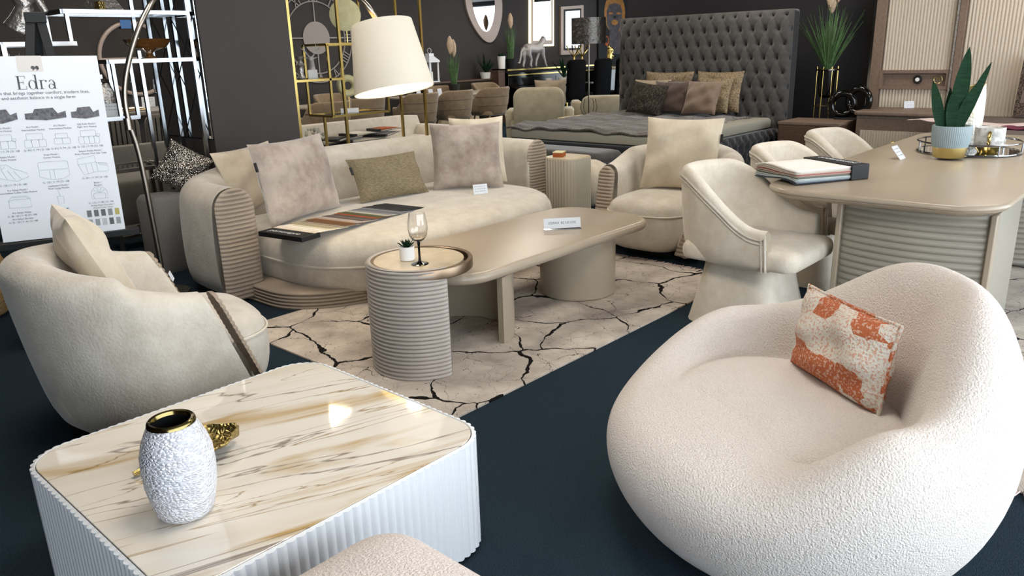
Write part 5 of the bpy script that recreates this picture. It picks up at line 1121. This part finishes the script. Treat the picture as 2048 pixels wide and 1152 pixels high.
t=thing('ring_ornament','pale round ring ornament on a white block on the lower gold shelf','ornament',(q.x,q.y,zC+.0045),math.radians(-40)); obj('ring',B().torus((0,0,.27),.075,.035,40,12,'y'),'alab',t); obj('stem',B().tube([(0,0,.04),(0,0,.17)],.005,8),'gold',t); obj('base',B().box(-.09,.09,-.04,.04,0,.045),'ceramic',t,bevel=.003)
q=px(800,240,z=.6)
# cream sofa piled with fabric books behind the sofa
q=px(735,290,v=7.35)
t=thing('sofa','cream upholstered sofa behind the gold shelf piled with fabric samples','sofa',(q.x+.15,7.75,0)); bb=t.location.copy()
wS=1.3
obj('seat',slab(B(),resample(rrect(wS,.45,.12,8),80),[(.1,-.03),(.14,0),(.4,.01),(.46,-.03)],[(.47,.9)]),'suedeL',t,smooth=60); 
obj('backrest',slab(B(),resample(rrect(wS+.05,.12,.1,8,(0,.42)),80),[(.12,0),(.6,.0),(.7,-.03)],[(.715,.85)]),'suedeL',t,smooth=60)
for s in (1,-1): obj('armrest',slab(B(),resample(rrect(.13,.42,.1,8,(s*(wS+.02),0)),60),[(.12,0),(.52,0),(.585,-.03)],[(.59,.7)]),'suedeL',t,smooth=60)
obj('plinth',B().box(-wS,wS,-.35,.4,0,.1),'black',t)
SG='fabric sample books on the back sofa'
for k,(x,y,m,l_,w_,rz_,zz,lab) in enumerate(((690,272,'black',.5,.3,.3,.475,'black fabric book lowest on the back sofa'),(725,262,'cushion',.55,.34,-.2,.51,'cream fabric book open on the back sofa'),(765,258,'gchair',.55,.3,.5,.55,'grey fabric book under the rust one on the back sofa'),(672,253,'black',.4,.24,.4,.55,'black and white fabric book leaning at left of the pile'),(770,250,'orange',.4,.24,-.1,.6,'rust orange fabric book on top of the pile'),(715,245,'suedeL',.4,.26,.1,.58,'pale fabric book on top of the pile by the gold post'))):
    q=px(x,y,v=7.72); t=thing('sample_book',lab,'sample book',(q.x,q.y,zz),rz_,SG); obj('spine',B().box(-l_/2,-l_/2+.06,-w_/2,w_/2,0,.03),'black',t)
    for j in range(4): 
        g=B().grid(lambda u,v:(-l_/2+.06+l_*.9*u,-w_/2+w_*v+.01*j,.004+.007*j+.02*sin(2.5*u+j*.4)*u),8,4); o=obj('fabric_page',g,m if j>1 else ['gchair','suedeL'][j],t,fix=False); d=o.modifiers.new('thickness','SOLIDIFY'); d.thickness=.005
q=px(626,285,v=7.0); t=thing('flower_vase','small bunch of white flowers by the foot of the gold shelf','flowers',(px(628,300,v=7.1).x,7.1,0)); obj('vase_body',B().lathe([(.05,0),(.08,.2),(.05,.5),(.055,.52)],20),'ceramic',t); b=B(); r=random.Random(4)
for k in range(40):
    a=r.uniform(0,2*PI); s=r.uniform(0,.12); b.ball((s*cos(a),s*sin(a),.55+r.uniform(0,.22)),r.uniform(.012,.024),6,4)
obj('blossoms',b,'winterf',t,smooth=80)
# ============================================================ chrome etagere left of the pillar
CV,CB=5.96,6.36
cR=px(392,150,v=CV).x; cL=px(333,150,v=CV+.2).x
z1=px(240,24,v=CV).z; z2=px(300,121,v=CV).z; z3=px(70,88,v=CV).z; z4=px(250,236,v=CV).z
xa=px(125,25,v=CV).x; xb=px(217,122,v=CV).x; xc=px(145,60,v=CV).x; xd=px(5,90,v=CV).x; xe=px(268,180,v=CV).x
cR=min(cR,pl-.04)
t=thing('etagere','tall staggered polished chrome display shelf left of the pillar','display shelf',(cR,CV,0))
for x,y in ((cR,0),(cR,.4),(cL,0.385),(cL-.1,.4)): obj('post',B().bar((x-cR,y,0),(x-cR,y,2.8),.026),'chrome',t,smooth=0)
for xa_,xb_,z in ((xa,cR,z1),(xb,cR,z2),(xd,xc,z3),(xb-.35,xe,z4)):
    b=B(); frame_bars(b,xa_-cR,xb_-cR,0,.4,z,.028); f_=obj('shelf_frame',b,'chrome',t,smooth=0); obj('glass_shelf',B().box(xa_-cR+.02,xb_-cR-.02,.02,.38,z-.004,z+.004),'glass',f_,smooth=0)
for x,za,zb_3 in ((xa+.02,z3,z1),(xb+.02,z4,z2),(xe,z4,z2)):
    for y in (0,.4): obj('hanger',B().bar((x-cR,y,za),(x-cR,y,zb_3),.024),'chrome',t,smooth=0)
obj('post',B().bar((xd-cR,0,0),(xd-cR,0,z3),.03),'chrome',t,smooth=0)
q=px(48,84,v=CV+.18)
statue('eagle_statue','chrome eagle statue on a rock on the chrome shelf','statue',(q.x,q.y,z3+.0745),math.radians(-42),[([(.06,0,.15),(.03,0,.22),(-.02,0,.30),(-.07,0,.35)],[.05,.06,.06,.045]),([(-.07,0,.35),(-.12,0,.35),(-.17,0,.325)],[.04,.03,.008]),([(.06,0,.17),(.13,0,.22),(.17,0,.12)],[.04,.035,.02]),([(0,.04,.3),(.06,.08,.42),(.1,.12,.58),(.06,.12,.72)],[.05,.06,.045,.02]),([(0,-.04,.3),(.08,-.08,.4),(.16,-.12,.5),(.18,-.12,.66)],[.05,.06,.045,.02]),
 ([(-.02,0,.02),(.02,0,.08),(.05,0,.16)],[.09,.075,.05]),([(.1,0,.02),(.09,0,.06),(.04,0,.12)],[.06,.06,.03]),([(.03,.02,.2),(.02,.02,.1)],[.02,.02])],'silver',.006,sc=1.05)
q=px(300,117,v=CV+.2)
t=thing('glass_bowl','amber pressed glass footed bowl on the chrome shelf','bowl',(q.x,q.y,z2+.0045)); P_=[(.075,0),(.065,.012),(.03,.03),(.026,.05),(.05,.065),(.12,.085),(.145,.115),(.165,.15),(.16,.15),(.138,.118),(.11,.095),(.0,.08)]
n=64; b=B(); b.loft([[(r*(1+.025*(abs(sin(6*a)) if z>.07 else 0))*cos(a),r*(1+.025*(abs(sin(6*a)) if z>.07 else 0))*sin(a),z) for a in [2*PI*j/n for j in range(n)]] for r,z in P_[5:]],c0=False); obj('bowl_body',b,'amber',t,smooth=60); obj('foot',B().lathe(P_[:6],40,c1=False),'amber',t)
q=px(206,20,v=CV+.2)
t=thing('pyramid_ornament','small silver pyramid ornament on the top chrome shelf','ornament',(q.x,q.y,z1+.0045),.3); obj('pyramid',B().loft([[(sx*r,sy*r,z) for sx,sy in ((1,1),(-1,1),(-1,-1),(1,-1))] for r,z in ((.1,0),(.1,.015),(.015,.2))]),'silver',t,smooth=0); obj('gold_block',B().box(-.12,-.07,-.12,-.07,0,.07),'goldD',t,bevel=.003)
for k,x in enumerate((27,46,72)):
    q=px(x,112,v=CV+.3); statue('antler_ornament',['small silver antler ornament, leftmost above the poster','small silver antler ornament, middle of three above the poster','small silver antler ornament beside the easel hinge'][k],'figurine',(q.x,q.y,z3-.2),.3*k,[([(0,0,0),(0,0,.07),(.03,0,.12)],[.014,.01,.005]),([(0,0,.06),(-.03,0,.11),(-.025,0,.15)],[.01,.007,.004])],'chrome',.003,base=(-.04,.04,-.03,.03,-.012,.006))
b=B(); xs=[px(x,118,v=CV+.3).x for x in (15,90)]
o=thing('shelf_board','black narrow shelf board under the eagle shelf','shelf',((xs[0]+xs[1])/2,CV+.2,z3-.22)); obj('board',B().box(-(xs[1]-xs[0])/2-.1,(xs[1]-xs[0])/2+.25,-.19,.19,-.016,.006),'dmirror',o,smooth=0); obj('rim',B().box(-(xs[1]-xs[0])/2-.1,(xs[1]-xs[0])/2+.25,-.2,-.191,-.02,.008),'chrome',o,smooth=0)
q=px(213,190,v=CV+.3)
t=thing('glass_vase','swirled grey glass vase beside the poster edge','vase',(q.x-.02,q.y,z4+.0045)); obj('body',B().loft([[((r+.012*sin(4*a+z*30))*cos(a),(r+.012*sin(4*a+z*30))*sin(a),z) for a in [2*PI*j/40 for j in range(40)]] for r,z in ((.05,0),(.075,.06),(.085,.13),(.07,.2),(.05,.24))]),'silver',t); obj('mouth',B().torus((0,0,.24),.05,.006),'chrome',t)
q=px(226,228,v=CV+.12); price_card('price_card',(q.x,q.y,z4+.0045),(math.radians(-10),0,math.radians(-42)),.12,.1,'grey printed card on the low chrome shelf by the poster',2)
# ============================================================ dining group behind the chrome shelf
TZ2=.92; dt=px(300,226,v=10.0)
t=thing('dining_table','grey set dining table behind the chrome shelf','dining table',(dt.x-.1,10.3,0)); obj('tabletop',slab(B(),resample(rrect(1.0,.5,.1,6),60),nose(TZ2-.05,TZ2-.0005,.012,3)),'gchair',t,smooth=40); obj('pedestal',slab(B(),rrect(.5,.3,.05,4),[(0,0),(TZ2-.05,-.05)]),'pillar',t,smooth=40)
q=px(262,221,z=TZ2); t=thing('plate','stacked plates with gold rim on the table behind the chrome shelf','plate',(q.x,q.y,TZ2)); obj('charger',B().lathe([(.15,0),(.23,.012),(.22,.016)],40),'plate',t); obj('dinner_plate',B().lathe([(.1,.0165),(.16,.03),(.15,.034)],40),'ceramic',t)
q=px(322,214,z=TZ2); t=thing('wine_glass','wine glass with dark stem on the table behind the chrome shelf','wine glass',(q.x,q.y,TZ2)); obj('stem',B().lathe([(.05,0),(.012,.01),(.008,.16)],20),'gloss',t); obj('bowl',B().lathe([(.01,.16),(.05,.2),(.06,.26),(.048,.36),(.044,.36),(.055,.26),(.045,.2),(.0,.17)],24,c0=False,c1=False),'glass',t)
q=px(295,196,v=10.75); price_card('price_card',(q.x,q.y,TZ2),(math.radians(-10),0,math.radians(-40)),.17,.13,'white folded card on the table behind the chrome shelf',2)
q=px(272,208,v=11.3); bchair('beige shell chair across the table behind the chrome shelf',(q.x,q.y,0),0,BG)
def gch(lab,loc,rz):
    t=thing('dining_chair',lab,'dining chair',loc,rz,'grey channelled dining chairs'); b=B(); n=8
    def f(u,v): return (.24*(1-2*u),.2+.05*v-.018*abs(sin(PI*n*u))-.05*(2*u-1)**2*-1,.42+.55*v)
    obj('backrest',B().loft([[(x,y0+.1*z,z+.68) for x,z in rrect(.25*s,.28*s,.1,6)] for y0,s in ((.2,.93),(.215,1),(.25,1),(.265,.93))]),'gchair',t,smooth=60)
    for k in range(9): x=-.2+.05*k; obj('channel_seam',B().tube([(x,.272+.1*(-.24),.44),(x,.272+.1*.24,.92)],.005,5),'black',t)
    obj('seat',slab(B(),resample(rrect(.25,.25,.08,6),48),[(.38,-.03),(.4,0),(.46,0),(.48,-.03)],[(.485,.7)]),'gchair',t,smooth=60)
    for sx in (1,-1):
        for sy in (1,-1): obj('leg',B().tube([(sx*.19,sy*.19,.39),(sx*.22,sy*.22,0)],.012,8),'chrome',t)
    return t
q=px(310,255,v=8.9); gch('grey channel backed dining chair behind the chrome shelf posts',(q.x,q.y-.1,0),math.radians(180))
q=px(205,270,v=8.9); gch('grey channel backed dining chair behind the arc lamp pole',(q.x,q.y-.1,0),math.radians(180))
# glass side table, grey sofa with sequin cushion
q=px(235,345,v=6.9)
t=thing('side_table','chrome framed glass side table behind the arc lamp pole','side table',(px(262,345,v=6.75).x,6.75,0)); zz=px(262,340,v=6.55).z
b=B(); frame_bars(b,-.25,.25,-.2,.2,zz,.03); f_=obj('top_frame',b,'steel',t,smooth=0); obj('glass_top',B().box(-.23,.23,-.18,.18,zz-.005,zz+.005),'glass',f_,smooth=0)
for sx in (1,-1):
    for sy in (1,-1): obj('leg',B().bar((sx*.25,sy*.2,0),(sx*.25,sy*.2,zz),.03),'steel',t,smooth=0)
b=B(); frame_bars(b,-.25,.25,-.2,.2,.12,.024); f_=obj('lower_frame',b,'steel',t,smooth=0); obj('glass_shelf',B().box(-.23,.23,-.18,.18,.116,.124),'glass',f_,smooth=0)
q=px(290,440,v=7.6)
t=thing('sofa','grey woven fabric sofa behind the chrome shelf','sofa',(q.x+.0,7.85,0))
obj('seat',slab(B(),resample(rrect(.75,.45,.08,6),80),[(.0,-.02),(.1,0),(.4,.005),(.44,-.03)],[(.45,.9)]),'gsofa',t,smooth=60); obj('backrest',slab(B(),resample(rrect(.75,.11,.08,6,(0,.42)),80),[(.06,0),(.6,0),(.68,-.03)],[(.69,.9)]),'gsofa',t,smooth=60)
for s in (1,-1): obj('armrest',slab(B(),resample(rrect(.12,.44,.08,6,(s*.8,0)),60),[(.06,0),(.56,0),(.6,-.03)],[(.605,.8)]),'gsofa',t,smooth=60)
q=px(345,385,v=5.7); zo=q.z
t=thing('ottoman','grey woven ottoman carrying the silver sequin cushion behind the sofa','ottoman',(q.x-.02,5.72,0))
obj('upholstery',slab(B(),resample(rrect(.2,.16,.06,6),60),[(.0,-.02),(.06,0),(zo-.04,0),(zo-.005,-.03)],[(zo,.8)]),'gsofa',t,smooth=60); obj('base_plate',B().box(-.15,.15,-.12,.12,0,.04),'black',t)
make_pillow('scatter_cushion',.33,.33,.13,'sequin',(q.x,5.7,zo+.03),(math.radians(-16),math.radians(32),math.radians(-38)),'silver and black sequin cushion behind the left end of the sofa',41)
cream_seat('armchair',(1.55,8.9,0),math.radians(150),.8,.95,'cream armchair reflected in the mirror strips of the pillar','suedeL')
# ============================================================ light
W=bpy.data.worlds.new('sky'); SC.world=W; W.use_nodes=True; bg=W.node_tree.nodes['Background']; bg.inputs[0].default_value=(.84,.92,1.0,1); bg.inputs[1].default_value=5.5
def area(name,loc,rot,sx,sy,power,col=(1,1,1),portal=False,shape='RECTANGLE',spread=180):
    l=bpy.data.lights.new(name,'AREA'); l.shape=shape; l.size=sx; l.size_y=sy; l.energy=power; l.color=col; l.spread=math.radians(spread)
    if portal: l.cycles.is_portal=True
    o=bpy.data.objects.new(name,l); COL.objects.link(o); o.location=loc; o.rotation_euler=rot; return o
area('front_window_light',(8.5,-2.7,1.55),(math.radians(90),0,0),23,2.7,0,portal=True)
area('right_window_light',(20.1,5,1.55),(math.radians(90),0,math.radians(90)),9,2.7,0,portal=True)
for x in (1.5,5,8.5,12,15.5):
    for y in (1.2,4.2,7.2,10.4):
        
        if 1<x<6 and y>5 and y<9: continue
        area('ceiling_or_fill_lamp',(x,y,3.05),(0,0,0),.9,.9,34,(1,.92,.82))
area('ceiling_or_fill_lamp',(4.4,9.2,3.05),(0,0,0),.9,.9,30,(1,.86,.68))  # added fill light, brightens the dim area behind the chrome shelf
area('ceiling_or_fill_lamp',(4.25,6.75,3.05),(0,0,math.radians(20)),.5,.4,16,(1,.88,.62))
SC.view_settings.view_transform='Standard'; SC.view_settings.look='None'; SC.view_settings.gamma=1; SC.view_settings.use_curve_mapping=False; SC.view_settings.exposure=0.2
SC.cycles.max_bounces=8; SC.cycles.transmission_bounces=8; SC.cycles.diffuse_bounces=4; SC.cycles.caustics_reflective=False; SC.cycles.caustics_refractive=False; SC.cycles.sample_clamp_indirect=6; SC.cycles.use_denoising=True
